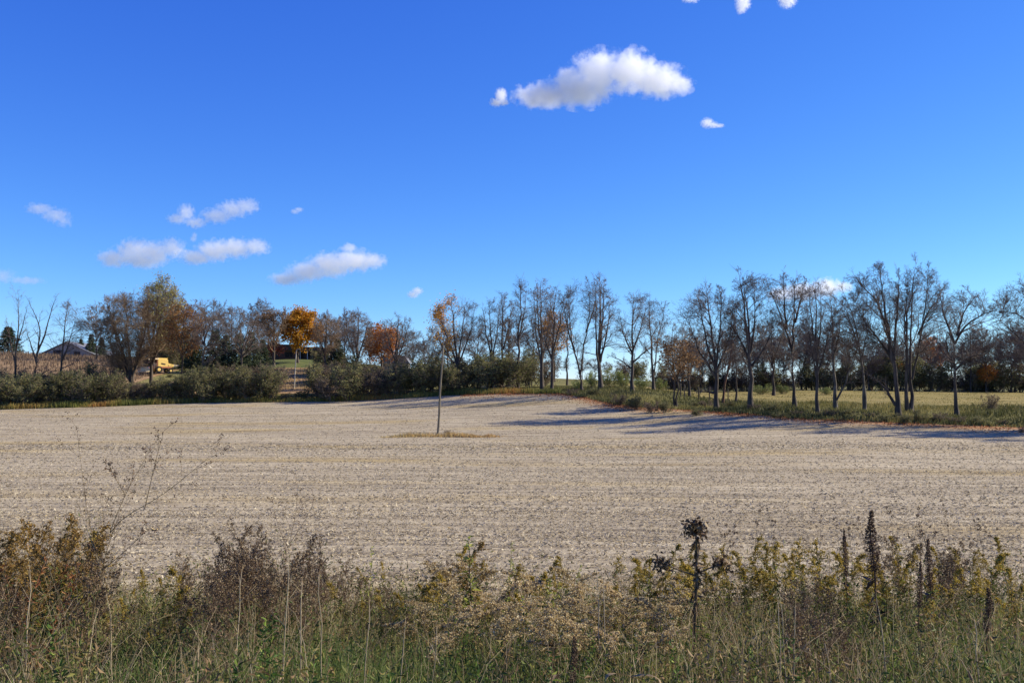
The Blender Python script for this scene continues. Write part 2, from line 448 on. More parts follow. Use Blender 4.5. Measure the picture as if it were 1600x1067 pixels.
def mat_field():
    m, nt, N, L = new_mat('stubble')
    tc = N.new('ShaderNodeTexCoord')
    mp = N.new('ShaderNodeMapping'); mp.inputs['Rotation'].default_value = (0, 0, R(3.0))
    L.new(tc.outputs['Object'], mp.inputs[0])
    # slow sideways wander of the rows
    nw = N.new('ShaderNodeTexNoise'); nw.inputs['Scale'].default_value = .02; nw.inputs['Detail'].default_value = 1
    L.new(mp.outputs[0], nw.inputs['Vector'])
    sx = N.new('ShaderNodeSeparateXYZ'); L.new(mp.outputs[0], sx.inputs[0])
    wm = N.new('ShaderNodeMath'); wm.operation = 'MULTIPLY_ADD'; wm.inputs[1].default_value = 14.0; L.new(nw.outputs[0], wm.inputs[0]); L.new(sx.outputs['Y'], wm.inputs[2])
    cb = N.new('ShaderNodeCombineXYZ'); L.new(sx.outputs['X'], cb.inputs[0]); L.new(wm.outputs[0], cb.inputs[1])
    # stretched streaks along the rows at three widths
    def streak(sx_, sy_, detail):
        q = N.new('ShaderNodeMapping'); q.inputs['Scale'].default_value = (sx_, sy_, 1); L.new(cb.outputs[0], q.inputs[0])
        z = N.new('ShaderNodeTexNoise'); z.inputs['Scale'].default_value = 1.0; z.inputs['Detail'].default_value = detail; z.inputs['Roughness'].default_value = .6
        L.new(q.outputs[0], z.inputs['Vector']); return z.outputs[0]
    s1 = streak(.10, 1.1, 5)       # rows
    s2 = streak(.02, .22, 4)       # wider bands
    s3 = streak(5, 9, 6)           # crumbs
    s4 = streak(.5, 3.2, 5)        # broken lines of residue
    def mixf(a, b, f):
        q = N.new('ShaderNodeMix'); q.data_type = 'FLOAT'; q.inputs[0].default_value = f
        L.new(a, q.inputs[2]); L.new(b, q.inputs[3]); return q.outputs[0]
    f = mixf(mixf(mixf(s1, s2, .3), s4, .35), s3, .36)
    r = ramp(N, [(.36, '#514636'), (.45, '#897b63'), (.53, '#b0a183'), (.62, '#cec09f')]); L.new(f, r.inputs[0])
    # straw-yellow patches
    q = N.new('ShaderNodeMapping'); q.inputs['Scale'].default_value = (.035, .11, 1); L.new(cb.outputs[0], q.inputs[0])
    ny = N.new('ShaderNodeTexNoise'); ny.inputs['Scale'].default_value = 1.0; ny.inputs['Detail'].default_value = 4; L.new(q.outputs[0], ny.inputs['Vector'])
    ry = ramp(N, [(.52, (0, 0, 0, 1)), (.68, (.8, .8, .8, 1))]); L.new(ny.outputs[0], ry.inputs[0])
    my = N.new('ShaderNodeMix'); my.data_type = 'RGBA'; my.blend_type = 'MULTIPLY'
    L.new(ry.outputs[0], my.inputs[0]); L.new(r.outputs[0], my.inputs[6]); my.inputs[7].default_value = (1.0, .90, .60, 1)
    # leaf litter drifted along the tree side: attribute-driven (distance from the far edge on the right)
    at_ = N.new('ShaderNodeAttribute'); at_.attribute_name = 'rnd'
    nl = N.new('ShaderNodeTexNoise'); nl.inputs['Scale'].default_value = .35; nl.inputs['Detail'].default_value = 6; L.new(cb.outputs[0], nl.inputs['Vector'])
    ml = N.new('ShaderNodeMath'); ml.operation = 'MULTIPLY_ADD'; ml.inputs[1].default_value = 1.2; ml.inputs[2].default_value = -.6; L.new(nl.outputs[0], ml.inputs[0])
    ad = N.new('ShaderNodeMath'); ad.operation = 'ADD'; ad.use_clamp = True; L.new(ml.outputs[0], ad.inputs[0]); L.new(at_.outputs['Fac'], ad.inputs[1])
    gate = N.new('ShaderNodeMath'); gate.operation = 'MULTIPLY'; gate.use_clamp = True; L.new(ad.outputs[0], gate.inputs[0]); L.new(at_.outputs['Fac'], gate.inputs[1])
    rl = ramp(N, [(.40, '#7e5638'), (.5, '#a8764c'), (.6, '#bb8d62')]); L.new(f, rl.inputs[0])
    mz = N.new('ShaderNodeMix'); mz.data_type = 'RGBA'; L.new(gate.outputs[0], mz.inputs[0]); L.new(my.outputs[2], mz.inputs[6]); L.new(rl.outputs[0], mz.inputs[7])
    b = N.new('ShaderNodeBsdfPrincipled'); b.inputs['Roughness'].default_value = .95; b.inputs['Specular IOR Level'].default_value = .1
    L.new(mz.outputs[2], b.inputs['Base Color'])
    bp = N.new('ShaderNodeBump'); bp.inputs['Strength'].default_value = .9; bp.inputs['Distance'].default_value = .12
    L.new(f, bp.inputs['Height']); L.new(bp.outputs[0], b.inputs['Normal'])
    o = N.new('ShaderNodeOutputMaterial'); L.new(b.outputs[0], o.inputs[0])
    return m
M['field'] = mat_field()
# field sheet: columns in X, rows from the near edge (11 m) to the far edge
xs = np.linspace(-150, 150, 181)
vv = np.linspace(0, 1, 110) ** 1.7
near = 10.6 + .5 * np.sin(xs * .7) + .3 * np.sin(xs * 1.9)
fy = near[None] + (far_edge(xs) - near)[None] * vv[:, None]
fxy = np.stack([np.broadcast_to(xs[None], fy.shape), fy], -1)
field = sheet('stubble_field', fxy, M['field'], 0.0)
lit = np.clip(1 - (far_edge(xs)[None] - fy) / np.interp(xs, [-30, 0, 10, 30, 60], [3, 7, 10, 7, 6])[None], 0, 1) * np.interp(xs, [-80, -40, 0, 8], [.25, .3, .8, 1])[None]
field.data.attributes['rnd'].data.foreach_set('value', lit.astype(np.float32).ravel())

# grass meadow behind the right-hand tree row
def mat_grassland(name, stops, sc=.25):
    m, nt, N, L = new_mat(name)
    tc = N.new('ShaderNodeTexCoord')
    mp = N.new('ShaderNodeMapping'); mp.inputs['Scale'].default_value = (.5, 1.3, 1); L.new(tc.outputs['Object'], mp.inputs[0])
    n1 = N.new('ShaderNodeTexNoise'); n1.inputs['Scale'].default_value = sc; n1.inputs['Detail'].default_value = 10; n1.inputs['Roughness'].default_value = .65
    L.new(mp.outputs[0], n1.inputs['Vector'])
    r = ramp(N, stops); L.new(n1.outputs[0], r.inputs[0])
    b = N.new('ShaderNodeBsdfPrincipled'); b.inputs['Roughness'].default_value = .95; b.inputs['Specular IOR Level'].default_value = .1
    bp = N.new('ShaderNodeBump'); bp.inputs['Strength'].default_value = .8; bp.inputs['Distance'].default_value = .3
    L.new(n1.outputs[0], bp.inputs['Height']); L.new(bp.outputs[0], b.inputs['Normal']); L.new(r.outputs[0], b.inputs['Base Color'])
    o = N.new('ShaderNodeOutputMaterial'); L.new(b.outputs[0], o.inputs[0])
    return m
M['meadow'] = mat_grassland('meadow', [(.35, '#6b6138'), (.48, '#857842'), (.58, '#998650'), (.68, '#8c7448')])
mx_ = np.linspace(22, 190, 120); mv = np.linspace(0, 1, 40)
m0 = np.interp(mx_, [22, 30, 50, 90, 190], [150, 131, 112, 104, 100]); m1 = np.full_like(mx_, 196)
my_ = m0[None] + (m1 - m0)[None] * mv[:, None]
sheet('meadow', np.stack([np.broadcast_to(mx_[None], my_.shape), my_], -1), M['meadow'], 0.02)
# lawn in front of the house, dry corn strip below it, brown crop on the hill
M['lawn'] = mat_grassland('lawn', [(.35, '#4c5630'), (.5, '#60663a'), (.65, '#747648')], .5)
M['cornfield'] = mat_grassland('corn_ground', [(.35, '#7a6044'), (.5, '#9a7e5a'), (.65, '#b09470')], 1.0)
def patch(name, x0, x1, y0, y1, mat, n=30):
    X, Y = np.meshgrid(np.linspace(x0, x1, n), np.linspace(y0, y1, n))
    return sheet(name, np.stack([X, Y], -1), mat, 0.03)
patch('lawn', -66, -30, 209.5, 236, M['lawn'])
patch('corn_strip', -66, -30, 171, 209.4, M['cornfield'])
patch('dry_crop_field', -150, -72, 186, 262, M['cornfield'])

# ------------------------------------------------------------------ trees
def resample(pts, k):
    p = np.array(pts, float)
    s = np.concatenate([[0], np.cumsum(np.linalg.norm(p[1:] - p[:-1], axis=1))])
    t = np.linspace(0, s[-1], k)
    # smooth by a cubic-ish blend: resample linearly, then relax
    q = np.stack([np.interp(t, s, p[:, i]) for i in range(p.shape[1])], -1)
    for _ in range(2):
        q[1:-1] = q[1:-1] * .5 + (q[:-2] + q[2:]) * .25
    return q

def tree_meshes(stems, scale, rng, r0, l1=10, l2=6, l3=5, l4=4, spread=.28, up=.10, ang=.85, twig_r=.0155, start=.28, gn=.16, bark='bark', twig='twig',
                leaf=None, nleaf=0, leafsize=.22, leaffn=None, burl=None, ratio2=.5, dome=True, domez=.38, domepad=11):
    """stems: pixel polylines relative to the base (dx, height); returns trunk, crown and foliage meshes"""
    S, SR = [], []
    for i, st in enumerate(stems):
        q = resample(st, 10)
        L = np.linalg.norm(q[1:] - q[:-1], axis=1).sum()
        f = np.linspace(0, 1, 10)
        a = 0 if i == 0 else rng.uniform(-.45, .45)
        dy = a * L * f ** 1.5 + rng.normal(0, .004 * L, 10) * (f > 0)
        P = np.stack([q[:, 0] + rng.normal(0, .006 * L, 10) * (f > .1), dy, q[:, 1]], -1) * scale
        fork = st[0][1] > 4
        ra = r0 * (.62 if fork else 1.0) * (1 if i == 0 else .9)
        rr = ra * (1 - .93 * f ** .85)
        if not fork: rr[0] *= 1.35
        if not fork and i == 0 and burl:
            rr[1] *= burl
        S.append(P); SR.append(rr)
    S = np.array(S); SR = np.array(SR)
    gt = Geo(); add_tubes(gt, S, SR, 8)
    gc = Geo()
    st0 = np.array([start if st[0][1] <= 4 else .08 for st in stems])
    # limbs: per stem start height
    LP, LR = [], []
    for i in range(len(S)):
        p, r = grow(S[i:i + 1], SR[i:i + 1], rng, int(l1 * .6 + .5), st0[i], 1.0, ang * 1.02, .22, spread * 1.5, 6, gn * .8, up * .8, .5, .2, .82, .022)
        LP.append(p); LR.append(r)
    if dome:
        # limbs that reach out to a rounded crown outline
        top = max(S[:, :, 2].max(1)); z0 = top * domez; allp = S.reshape(-1, 3); allr = SR.reshape(-1)
        hi = allp[allp[:, 2] > z0]
        cx_ = (hi[:, 0].min() + hi[:, 0].max()) / 2; rx = (hi[:, 0].max() - hi[:, 0].min()) / 2 + domepad * scale
        zc = (z0 + top) / 2; rz = (top - z0) / 2 * 1.03
        nt = int(len(S) * l1 * .85 + 10)
        d = nrm(rng.normal(size=(nt, 3)) + np.array([0, 0, .25])); q = rng.uniform(.55, 1.0, (nt, 1)) ** .6
        Tg = np.array([cx_, 0, zc]) + d * q * np.array([rx, rx * .9, rz])
        dist = np.linalg.norm(Tg[:, None] - allp[None], axis=2)
        bad = (allp[None, :, 2] > Tg[:, None, 2] - .45 * np.linalg.norm((Tg[:, None] - allp[None])[..., :2], axis=2)) | (allp[None, :, 2] < start * .8 * top)
        b = np.argmin(dist + bad * 100, axis=1)
        A = allp[b]; L = np.linalg.norm(Tg - A, axis=1)
        Cc = A * .55 + Tg * .45 + np.array([0, 0, 1]) * (L * .14)[:, None] + rng.normal(0, .05, (nt, 3)) * L[:, None]
        t = np.linspace(0, 1, 6)[None, :, None]
        P = (1 - t) ** 2 * A[:, None] + 2 * t * (1 - t) * Cc[:, None] + t ** 2 * Tg[:, None]
        P[:, 1:-1] += rng.normal(0, .018, P[:, 1:-1].shape) * L[:, None, None]
        rb = np.clip(np.minimum(allr[b] * .6, .012 + .010 * L), .02, None)
        k = (dist[np.arange(nt), b] < rx * 1.6) & ~bad[np.arange(nt), b]
        LP.append(P[k]); LR.append((rb[:, None] * np.linspace(1, .25, 6)[None])[k])
    P1 = np.concatenate(LP); R1 = np.concatenate(LR)
    add_tubes(gc, P1, R1, 5)
    P2, R2 = grow(P1, R1, rng, l2, .18, 1.0, .75, .22, ratio2 * 1.1, 4, gn * .8, up * .4, .6, .3, .5, twig_r * 1.2)
    add_tubes(gc, P2, R2, 3)
    P3, R3 = grow(P2, R2, rng, l3, .15, 1.0, .7, .2, .58, 3, gn * .8, up * .4, .6, .4, .4, twig_r * .7)
    add_tubes(gc, P3, R3, 3)
    P4, R4 = grow(P3, R3, rng, int(l4 * 1.6 + .5), .1, 1.0, .6, .3, 1.15, 2, gn, up * .3, .7, .5, .3, twig_r)
    slivers(gc, P4, twig_r * .62, rng)
    # twigs straight from the upper stems
    P5, R5 = grow(S, SR, rng, 12, .55, 1.0, .6, .25, .10, 3, gn, up, .3, .3, .4, twig_r)
    add_tubes(gc, P5, R5, 3)
    P6, R6 = grow(P5, R5, rng, 6, .15, 1.0, .6, .25, .7, 2, gn, up, .6, .3, .4, twig_r * .8)
    add_tubes(gc, P6, R6, 3)
    out = [('trunk', gt.mesh('trunk', [M[bark]])), ('crown', gc.mesh('crown', [M[twig]]))]
    if leaf:
        C = np.concatenate([P4[:, -1], P3[:, -1], P4[:, 0], P3[:, 1]])
        if leaffn is not None:
            C = C[leaffn(C / scale, rng)]
        if len(C):
            C = C[rng.integers(0, len(C), nleaf)] + rng.normal(0, .4, (nleaf, 3))
            gl = Geo(); leaves(gl, C, leafsize * rng.uniform(.7, 1.4, nleaf), leafsize * .42, rng, axis=np.array([0, 0, -.4]))
            out.append(('foliage', gl.mesh('foliage', [M[leaf]])))
    return out

TREES = []
def tree(name, label, px, py, Y, stems, r0px, group=None, seed=None, **kw):
    """stems in photograph pixels; stands on the terrain at column px, distance Y"""
    rng = np.random.default_rng(seed if seed is not None else int(px * 7 + Y))
    rel = [[(x - px, py - y) for x, y in st] for st in stems]
    sc = Y / FPX
    X = gx(px, Y)
    root = bpy.data.objects.new(name, None); COL.objects.link(root)
    root.location = (X, Y, h1(X, Y) - .08)
    tag(root, label, 'tree', group)
    for n, me in tree_meshes(rel, sc, rng, r0px * sc * 1.15, **kw):
        link(n, me, root)
    TREES.append((px, label, root))
    return root

ROWG = 'bare trees along the far side of the field'
T = tree
# -- left
T('bare_tree', 'thin bare tree at the photo\'s edge beside the dark evergreen', 24, 606, 168, [[(24, 606), (24, 560), (25, 505), (28, 432)], [(24, 545), (12, 505), (2, 470)], [(25, 520), (38, 480), (46, 455)]], 2.3, l1=8, l2=4, l3=3, l4=3, spread=.26, ang=.8, dome=False, start=.42)
T('forked_tree', 'bare gaunt tree forking into two bent limbs in front of the barn', 54, 602, 167, [[(54, 602), (55, 565), (57, 527)], [(57, 530), (63, 492), (61, 476), (50, 455), (44, 438)], [(57, 527), (74, 492), (86, 460), (101, 434)], [(57, 540), (48, 512), (37, 484)], [(55, 570), (68, 556), (90, 548)]], 2.7, l1=6, l2=4, l3=3, l4=2, spread=.22, ang=.9, dome=False, start=.6)
T('bare_tree', 'bare fine-twigged tree standing right in front of the barn gable', 93, 592, 169, [[(93, 592), (96, 545), (100, 490), (104, 434)], [(97, 530), (112, 495), (122, 470)]], 2.3, l1=14, l2=5, l3=4, l4=3, spread=.26, ang=1.0, up=.05, start=.3)
T('willow_tree', 'big dense grey-brown tree with upswept twigs beside the yellow combine', 207, 592, 172, [[(207, 592), (206, 560), (200, 510), (192, 440)], [(206, 575), (190, 530), (176, 480), (166, 455)], [(206, 570), (178, 535), (160, 490)], [(207, 570), (212, 520), (214, 470), (212, 428)], [(207, 560), (222, 520), (228, 470), (230, 430)], [(206, 565), (192, 510), (182, 445)]], 3.2, l1=28, l2=6, l3=5, l4=5, spread=.24, ang=.5, up=.2, domez=.2, domepad=13, start=.12, twig='twig_brown', twig_r=.018, leaf='shrubbrown', nleaf=1500, leafsize=.2)
T('tall_tree', 'tallest tree of the hedge on the left, with pale yellow-green leaves on top', 237, 590, 176, [[(237, 590), (238, 540), (240, 480), (248, 415)], [(238, 540), (250, 480), (262, 413)], [(238, 545), (258, 490), (277, 425)], [(238, 540), (228, 480), (226, 430)]], 3.0, l1=20, l2=6, l3=5, l4=4, spread=.24, ang=.55, up=.16, domepad=16, start=.3, twig='twig_brown', leaf='palegreen', nleaf=3200, leafsize=.26, leaffn=lambda c, r: (c[:, 2] > 105 + 30 * r.normal(size=len(c))))
T('rust_leaved_tree', 'tree with olive and rust leaves, right of the tall pale-topped tree', 283, 590, 170, [[(283, 590), (284, 540), (286, 490), (286, 448)], [(284, 530), (272, 490), (266, 458)], [(284, 530), (297, 495), (303, 470)]], 1.8, l1=14, l2=5, l3=4, l4=4, spread=.25, ang=.8, start=.42, leaf='rust', nleaf=3800, leafsize=.26, leaffn=lambda c, r: c[:, 2] > 65)
T('bare_tree', 'bare tree with a long limb reaching right, among the spruces', 317, 592, 168, [[(317, 592), (318, 540), (320, 500), (318, 443)], [(319, 515), (335, 498), (354, 484)], [(319, 510), (306, 480), (303, 465)], [(319, 500), (328, 470), (332, 458)]], 2.4, l1=10, l2=5, l3=4, l4=3, spread=.22, ang=.75, start=.4)
T('bare_tree', 'broad bare tree fanning out above the spruces', 377, 588, 170, [[(377, 588), (377, 540), (376, 500), (374, 455)], [(377, 525), (362, 490), (352, 468)], [(377, 525), (392, 490), (405, 462)], [(377, 520), (384, 485), (388, 456)], [(377, 530), (400, 500), (417, 480)]], 2.3, l1=9, l2=6, l3=4, l4=3, spread=.24, ang=.65, up=.12, start=.45)
T('brown_tree', 'brownish tree with a yellowing top, left of the golden maple', 428, 566, 212, [[(428, 566), (428, 530), (426, 478)], [(428, 535), (440, 505), (446, 476)], [(428, 535), (416, 505), (412, 485)]], 2.0, l1=11, l2=6, l3=5, l4=4, spread=.3, ang=.6, start=.2, twig='twig_brown', twig_r=.024, leaf='brownleaf', nleaf=1500, leafsize=.28, leaffn=lambda c, r: c[:, 2] > 30)
T('golden_maple', 'round-crowned golden yellow maple in front of the house', 465, 563, 218, [[(465, 563), (466, 530), (470, 480)], [(466, 540), (455, 515), (452, 492)], [(466, 540), (482, 512), (488, 488)], [(466, 535), (475, 505), (480, 480)]], 2.2, l1=9, l2=5, l3=4, l4=3, spread=.3, ang=.9, start=.25, domez=.12, domepad=14, leaf='gold', nleaf=9500, leafsize=.36, leaffn=lambda c, r: (c[:, 2] > 12 + 6 * r.normal(size=len(c))))
T('red_leaved_tree', 'small red-leaved tree at the left end of the house', 428, 566, 216, [[(428, 566), (429, 550), (432, 532)], [(428, 560), (420, 545), (418, 538)]], 1.0, l1=8, l2=5, l3=4, l4=3, spread=.4, start=.2, leaf='redleaf', nleaf=1300, leafsize=.3)
T('grey_tree', 'dense fine-twigged grey tree right of the golden maple', 508, 592, 188, [[(508, 592), (508, 540), (511, 480)], [(508, 550), (498, 515), (497, 490)], [(508, 550), (519, 515), (525, 488)]], 2.2, l1=14, l2=7, l3=5, l4=4, spread=.24, ang=.55, up=.14, start=.25, twig='twig_brown', twig_r=.018)
T('bare_tree', 'tall-tipped bare tree left of the orange tree', 558, 590, 178, [[(558, 590), (558, 540), (560, 468)], [(558, 550), (546, 515), (540, 488)], [(558, 545), (570, 510), (577, 485)], [(558, 540), (552, 505), (550, 478)]], 2.4, l1=11, l2=6, l3=5, l4=4, spread=.23, ang=.65, up=.12, start=.25, twig_r=.018)
T('orange_tree', 'orange-leaved tree half hidden behind the hedge', 596, 590, 190, [[(596, 590), (596, 550), (597, 505)], [(596, 555), (582, 530), (578, 512)], [(596, 555), (608, 530), (614, 510)]], 1.8, l1=10, l2=5, l3=5, l4=3, spread=.32, start=.25, leaf='orange', nleaf=3600, leafsize=.32, leaffn=lambda c, r: c[:, 2] > 30)
T('bare_tree', 'vase-shaped bare tree right of the orange tree', 618, 588, 172, [[(618, 588), (618, 545), (622, 469)], [(618, 545), (608, 510), (602, 482)], [(619, 545), (634, 505), (642, 478)], [(618, 540), (626, 500), (632, 470)]], 2.5, l1=11, l2=5, l3=4, l4=4, spread=.24, ang=.75, start=.32)
T('broken_snag', 'pale broken dead trunk beside the vase-shaped bare tree', 634, 590, 168, [[(634, 590), (634, 565), (633, 540)]], 1.6, dome=False, l1=3, l2=2, l3=2, l4=1, spread=.2, start=.5, bark='bark_pale')
T('small_bare_tree', 'small thin bare tree in the open gap left of the orange-tinged tree', 663, 592, 182, [[(663, 592), (663, 560), (662, 520)]], 1.2, l1=12, l2=5, l3=4, l4=3, spread=.3, start=.4, ang=.7)
# -- centre
T('orange_tinged_tree', 'broad tree behind the field pole with sparse orange leaves on its left side', 716, 596, 166, [[(716, 596), (716, 555), (708, 500), (704, 450)], [(716, 560), (700, 520), (686, 478)], [(716, 555), (724, 500), (726, 455)], [(716, 560), (735, 510), (744, 468)], [(715, 565), (695, 535), (680, 510)]], 2.6, l1=11, l2=6, l3=4, l4=4, spread=.22, ang=.7, up=.1, start=.2, leaf='gold', nleaf=1900, leafsize=.24, leaffn=lambda c, r: (c[:, 0] < -4 + 6 * r.normal(size=len(c))) & (c[:, 2] > 25))
T('forked_tree', 'bare V-forked dark tree next right of the orange-tinged tree', 769, 598, 165, [[(769, 598), (769, 575), (766, 545)], [(767, 550), (757, 500), (754, 468)], [(768, 560), (777, 510), (781, 460)], [(768, 550), (766, 500), (764, 465)]], 2.6, l1=9, l2=5, l3=4, l4=3, spread=.22, ang=.75, start=.4)
T('slender_tree', 'slender bare tree just right of the V-forked dark tree', 785, 600, 164, [[(785, 600), (786, 545), (786, 500), (784, 449)], [(786, 540), (796, 500), (800, 462)]], 2.2, l1=13, l2=5, l3=4, l4=3, spread=.18, ang=.8, start=.28)
T('tall_straight_tree', 'tall straight bare trunk between the slender tree and the twin-stemmed one', 809, 602, 162, [[(809, 602), (810, 545), (812, 490), (814, 430)], [(810, 530), (818, 490), (822, 455)]], 2.4, l1=16, l2=5, l3=4, l4=3, spread=.17, ang=.85, start=.25)
T('multi_stemmed_tree', 'tall many-stemmed bare tree near where the hedge ends', 847, 602, 157, [[(847, 602), (846, 550), (846, 500), (844, 430)], [(846, 570), (838, 520), (833, 450)], [(847, 560), (858, 505), (862, 445)], [(846, 545), (840, 490), (838, 440)]], 2.7, l1=11, l2=5, l3=4, l4=4, spread=.19, ang=.75, start=.2, leaf='brownleaf', nleaf=500, leafsize=.2)
T('dark_tree', 'dark bare tree at the inner corner of the field', 862, 606, 151, [[(862, 606), (862, 560), (865, 510), (870, 442)], [(863, 545), (873, 505), (882, 452)], [(862, 555), (853, 530), (848, 510)]], 2.3, l1=12, l2=5, l3=4, l4=3, spread=.2, ang=.8, start=.25)
T('orange_sparse_tree', 'sparse orange-leaved tree behind the dark tree at the field corner', 866, 598, 186, [[(866, 598), (866, 550), (864, 490)], [(866, 550), (856, 520), (850, 498)], [(866, 550), (876, 520), (880, 498)]], 1.6, l1=10, l2=5, l3=4, l4=3, spread=.26, start=.3, leaf='gold', nleaf=1900, leafsize=.28, leaffn=lambda c, r: c[:, 2] > 50)
T('slender_tree', 'thin straight bare pole of a tree left of the wide V-shaped tree', 886, 600, 168, [[(886, 600), (886, 540), (887, 490), (889, 448)]], 1.3, l1=16, l2=4, l3=4, l4=3, spread=.16, ang=.9, start=.3)
T('v_shaped_tree', 'wide V-shaped bare tree with two long trunks', 909, 606, 149, [[(909, 606), (908, 590), (904, 572)], [(906, 580), (895, 535), (891, 490), (886, 446)], [(906, 585), (914, 525), (922, 475), (917, 435)], [(898, 545), (886, 510), (880, 475)], [(916, 515), (928, 480), (934, 455)]], 2.5, l1=10, l2=5, l3=4, l4=4, spread=.19, ang=.75, start=.4)
T('tall_bare_tree', 'tallest bare tree of the centre, with a pale split trunk base', 939, 604, 147, [[(939, 604), (937, 560), (937, 500), (937, 424)], [(937, 580), (931, 540), (929, 485), (925, 432)], [(938, 560), (949, 515), (955, 462)], [(937, 540), (943, 480), (946, 430)]], 3.2, l1=12, l2=5, l3=4, l4=4, spread=.19, ang=.7, start=.25)
T('spreading_tree', 'bare tree with long level limbs standing alone on the grassy bank', 988, 610, 141, [[(988, 610), (988, 560), (989, 510), (992, 456)], [(988, 575), (970, 560), (950, 552)], [(988, 565), (1010, 545), (1028, 530)], [(988, 550), (974, 520), (968, 490)], [(989, 545), (1003, 510), (1012, 475)]], 2.6, l1=11, l2=5, l3=4, l4=4, spread=.22, ang=.9, start=.3)
T('twin_trunk_tree', 'bare twin-trunked tree just right of the spreading tree on the bank', 1021, 606, 147, [[(1021, 606), (1020, 560), (1017, 505), (1015, 458)], [(1021, 590), (1026, 540), (1031, 500), (1036, 466)]], 2.2, l1=12, l2=5, l3=4, l4=4, spread=.22, ang=.8, start=.25)
T('brown_leaved_tree', 'small twin-stemmed tree holding dry brown leaves', 1055, 634, 127, [[(1054, 634), (1053, 595), (1052, 550), (1050, 500)], [(1057, 634), (1058, 595), (1062, 550), (1068, 505)], [(1057, 585), (1072, 565), (1086, 545)], [(1054, 580), (1042, 560), (1038, 540)]], 1.4, l1=10, l2=5, l3=4, l4=4, spread=.24, ang=1.0, up=.02, start=.25, twig='twig_brown', leaf='brownleaf', nleaf=2000, leafsize=.22, leaffn=lambda c, r: c[:, 2] < 105)
T('small_bare_tree', 'short dark trunk in the meadow behind the brown-leaved tree', 1077, 626, 141, [[(1077, 626), (1077, 590), (1079, 520)], [(1077, 595), (1088, 560), (1094, 530)]], 1.9, l1=11, l2=5, l3=4, l4=3, spread=.24, start=.3)
# -- right row
T('broad_tree', 'broad round-headed bare tree, first big tree of the row left of the meadow', 1119, 638, 119, [[(1119, 638), (1118, 590), (1114, 530), (1104, 441)], [(1118, 575), (1098, 520), (1083, 458)], [(1118, 570), (1126, 510), (1126, 448)], [(1118, 580), (1140, 530), (1148, 470)], [(1118, 585), (1092, 548), (1070, 500)], [(1118, 612), (1102, 608), (1085, 612)]], 3.4, l1=11, l2=6, l3=4, l4=4, spread=.2, ang=.7, up=.08, start=.25)
T('leaning_tree', 'reddish leaning trunk just right of the broad round-headed tree', 1129, 632, 131, [[(1129, 632), (1134, 590), (1143, 550), (1150, 490)], [(1136, 580), (1146, 530), (1160, 500)]], 1.9, l1=10, l2=5, l3=4, l4=3, spread=.2, start=.35, bark='bark_red')
T('slender_tree', 'thin straight bare trunk between two broad trees at the meadow', 1149, 630, 133, [[(1149, 630), (1150, 570), (1150, 520), (1152, 468)]], 1.5, l1=13, l2=5, l3=4, l4=3, spread=.17, start=.35)
T('stout_tree', 'stout bare tree with a straight dark trunk, second big tree of the row', 1172, 638, 117, [[(1172, 638), (1171, 585), (1170, 530), (1164, 470), (1156, 422)], [(1171, 560), (1155, 520), (1138, 490)], [(1171, 555), (1184, 500), (1188, 445)], [(1170, 545), (1172, 490), (1170, 430)], [(1171, 575), (1192, 545), (1205, 510)]], 3.8, l1=12, l2=6, l3=4, l4=4, spread=.19, ang=.75, start=.3)
T('distant_bare_tree', 'dark bare tree standing back in the meadow between two row trees', 1208, 604, 165, [[(1208, 604), (1207, 560), (1206, 482)], [(1207, 555), (1216, 520), (1222, 495)], [(1207, 560), (1197, 525), (1193, 500)]], 2.2, l1=11, l2=5, l3=4, l4=3, spread=.22, start=.25)
T('burled_tree', 'high-forked bare tree with a swollen burl at its foot', 1240, 634, 117, [[(1241, 634), (1240, 600), (1237, 560), (1238, 540)], [(1238, 545), (1226, 490), (1213, 450), (1207, 425)], [(1230, 510), (1224, 460), (1223, 417)], [(1238, 540), (1243, 490), (1244, 440), (1250, 420)], [(1243, 500), (1256, 460), (1266, 428)]], 3.0, l1=11, l2=5, l3=4, l4=4, spread=.22, ang=.75, start=.45, burl=1.35)
T('many_limbed_tree', 'many-limbed bare tree nearest the field, between the burled and the V-trunked tree', 1277, 646, 110, [[(1277, 646), (1276, 600), (1276, 530), (1275, 436)], [(1276, 590), (1266, 540), (1258, 490)], [(1276, 590), (1290, 540), (1306, 480)], [(1276, 560), (1286, 500), (1290, 445)], [(1276, 550), (1266, 490), (1262, 440)]], 2.7, l1=11, l2=6, l3=4, l4=4, spread=.2, ang=.75, start=.25)
T('v_trunk_tree', 'low-forked bare tree whose pale right trunk leans out over the meadow', 1305, 638, 114, [[(1305, 638), (1304, 620), (1303, 590), (1301, 520), (1298, 462)], [(1305, 625), (1322, 590), (1334, 555), (1342, 490)], [(1302, 560), (1312, 520), (1316, 480)]], 3.0, l1=11, l2=5, l3=4, l4=3, spread=.22, start=.3, bark='bark_pale')
T('knobbly_tree', 'pale-trunked bare tree with a big knob near the ground', 1350, 640, 112, [[(1350, 640), (1350, 605), (1345, 560), (1338, 500), (1318, 448)], [(1345, 565), (1354, 510), (1356, 460)], [(1342, 540), (1325, 500), (1305, 470)]], 2.2, l1=11, l2=5, l3=4, l4=3, spread=.22, start=.35, bark='bark_pale', burl=1.7)
T('great_leaning_tree', 'great spreading bare tree sweeping up to the left, with a low limb', 1402, 650, 104, [[(1402, 650), (1400, 600), (1396, 545), (1382, 490), (1362, 448), (1335, 425)], [(1396, 550), (1402, 490), (1404, 440), (1398, 415)], [(1398, 570), (1380, 535), (1350, 500), (1335, 470)], [(1398, 630), (1378, 595), (1348, 576)], [(1390, 520), (1380, 460), (1372, 408)], [(1398, 560), (1388, 500), (1385, 440)]], 4.2, l1=13, l2=6, l3=4, l4=4, spread=.19, ang=.7, up=.1, start=.45)
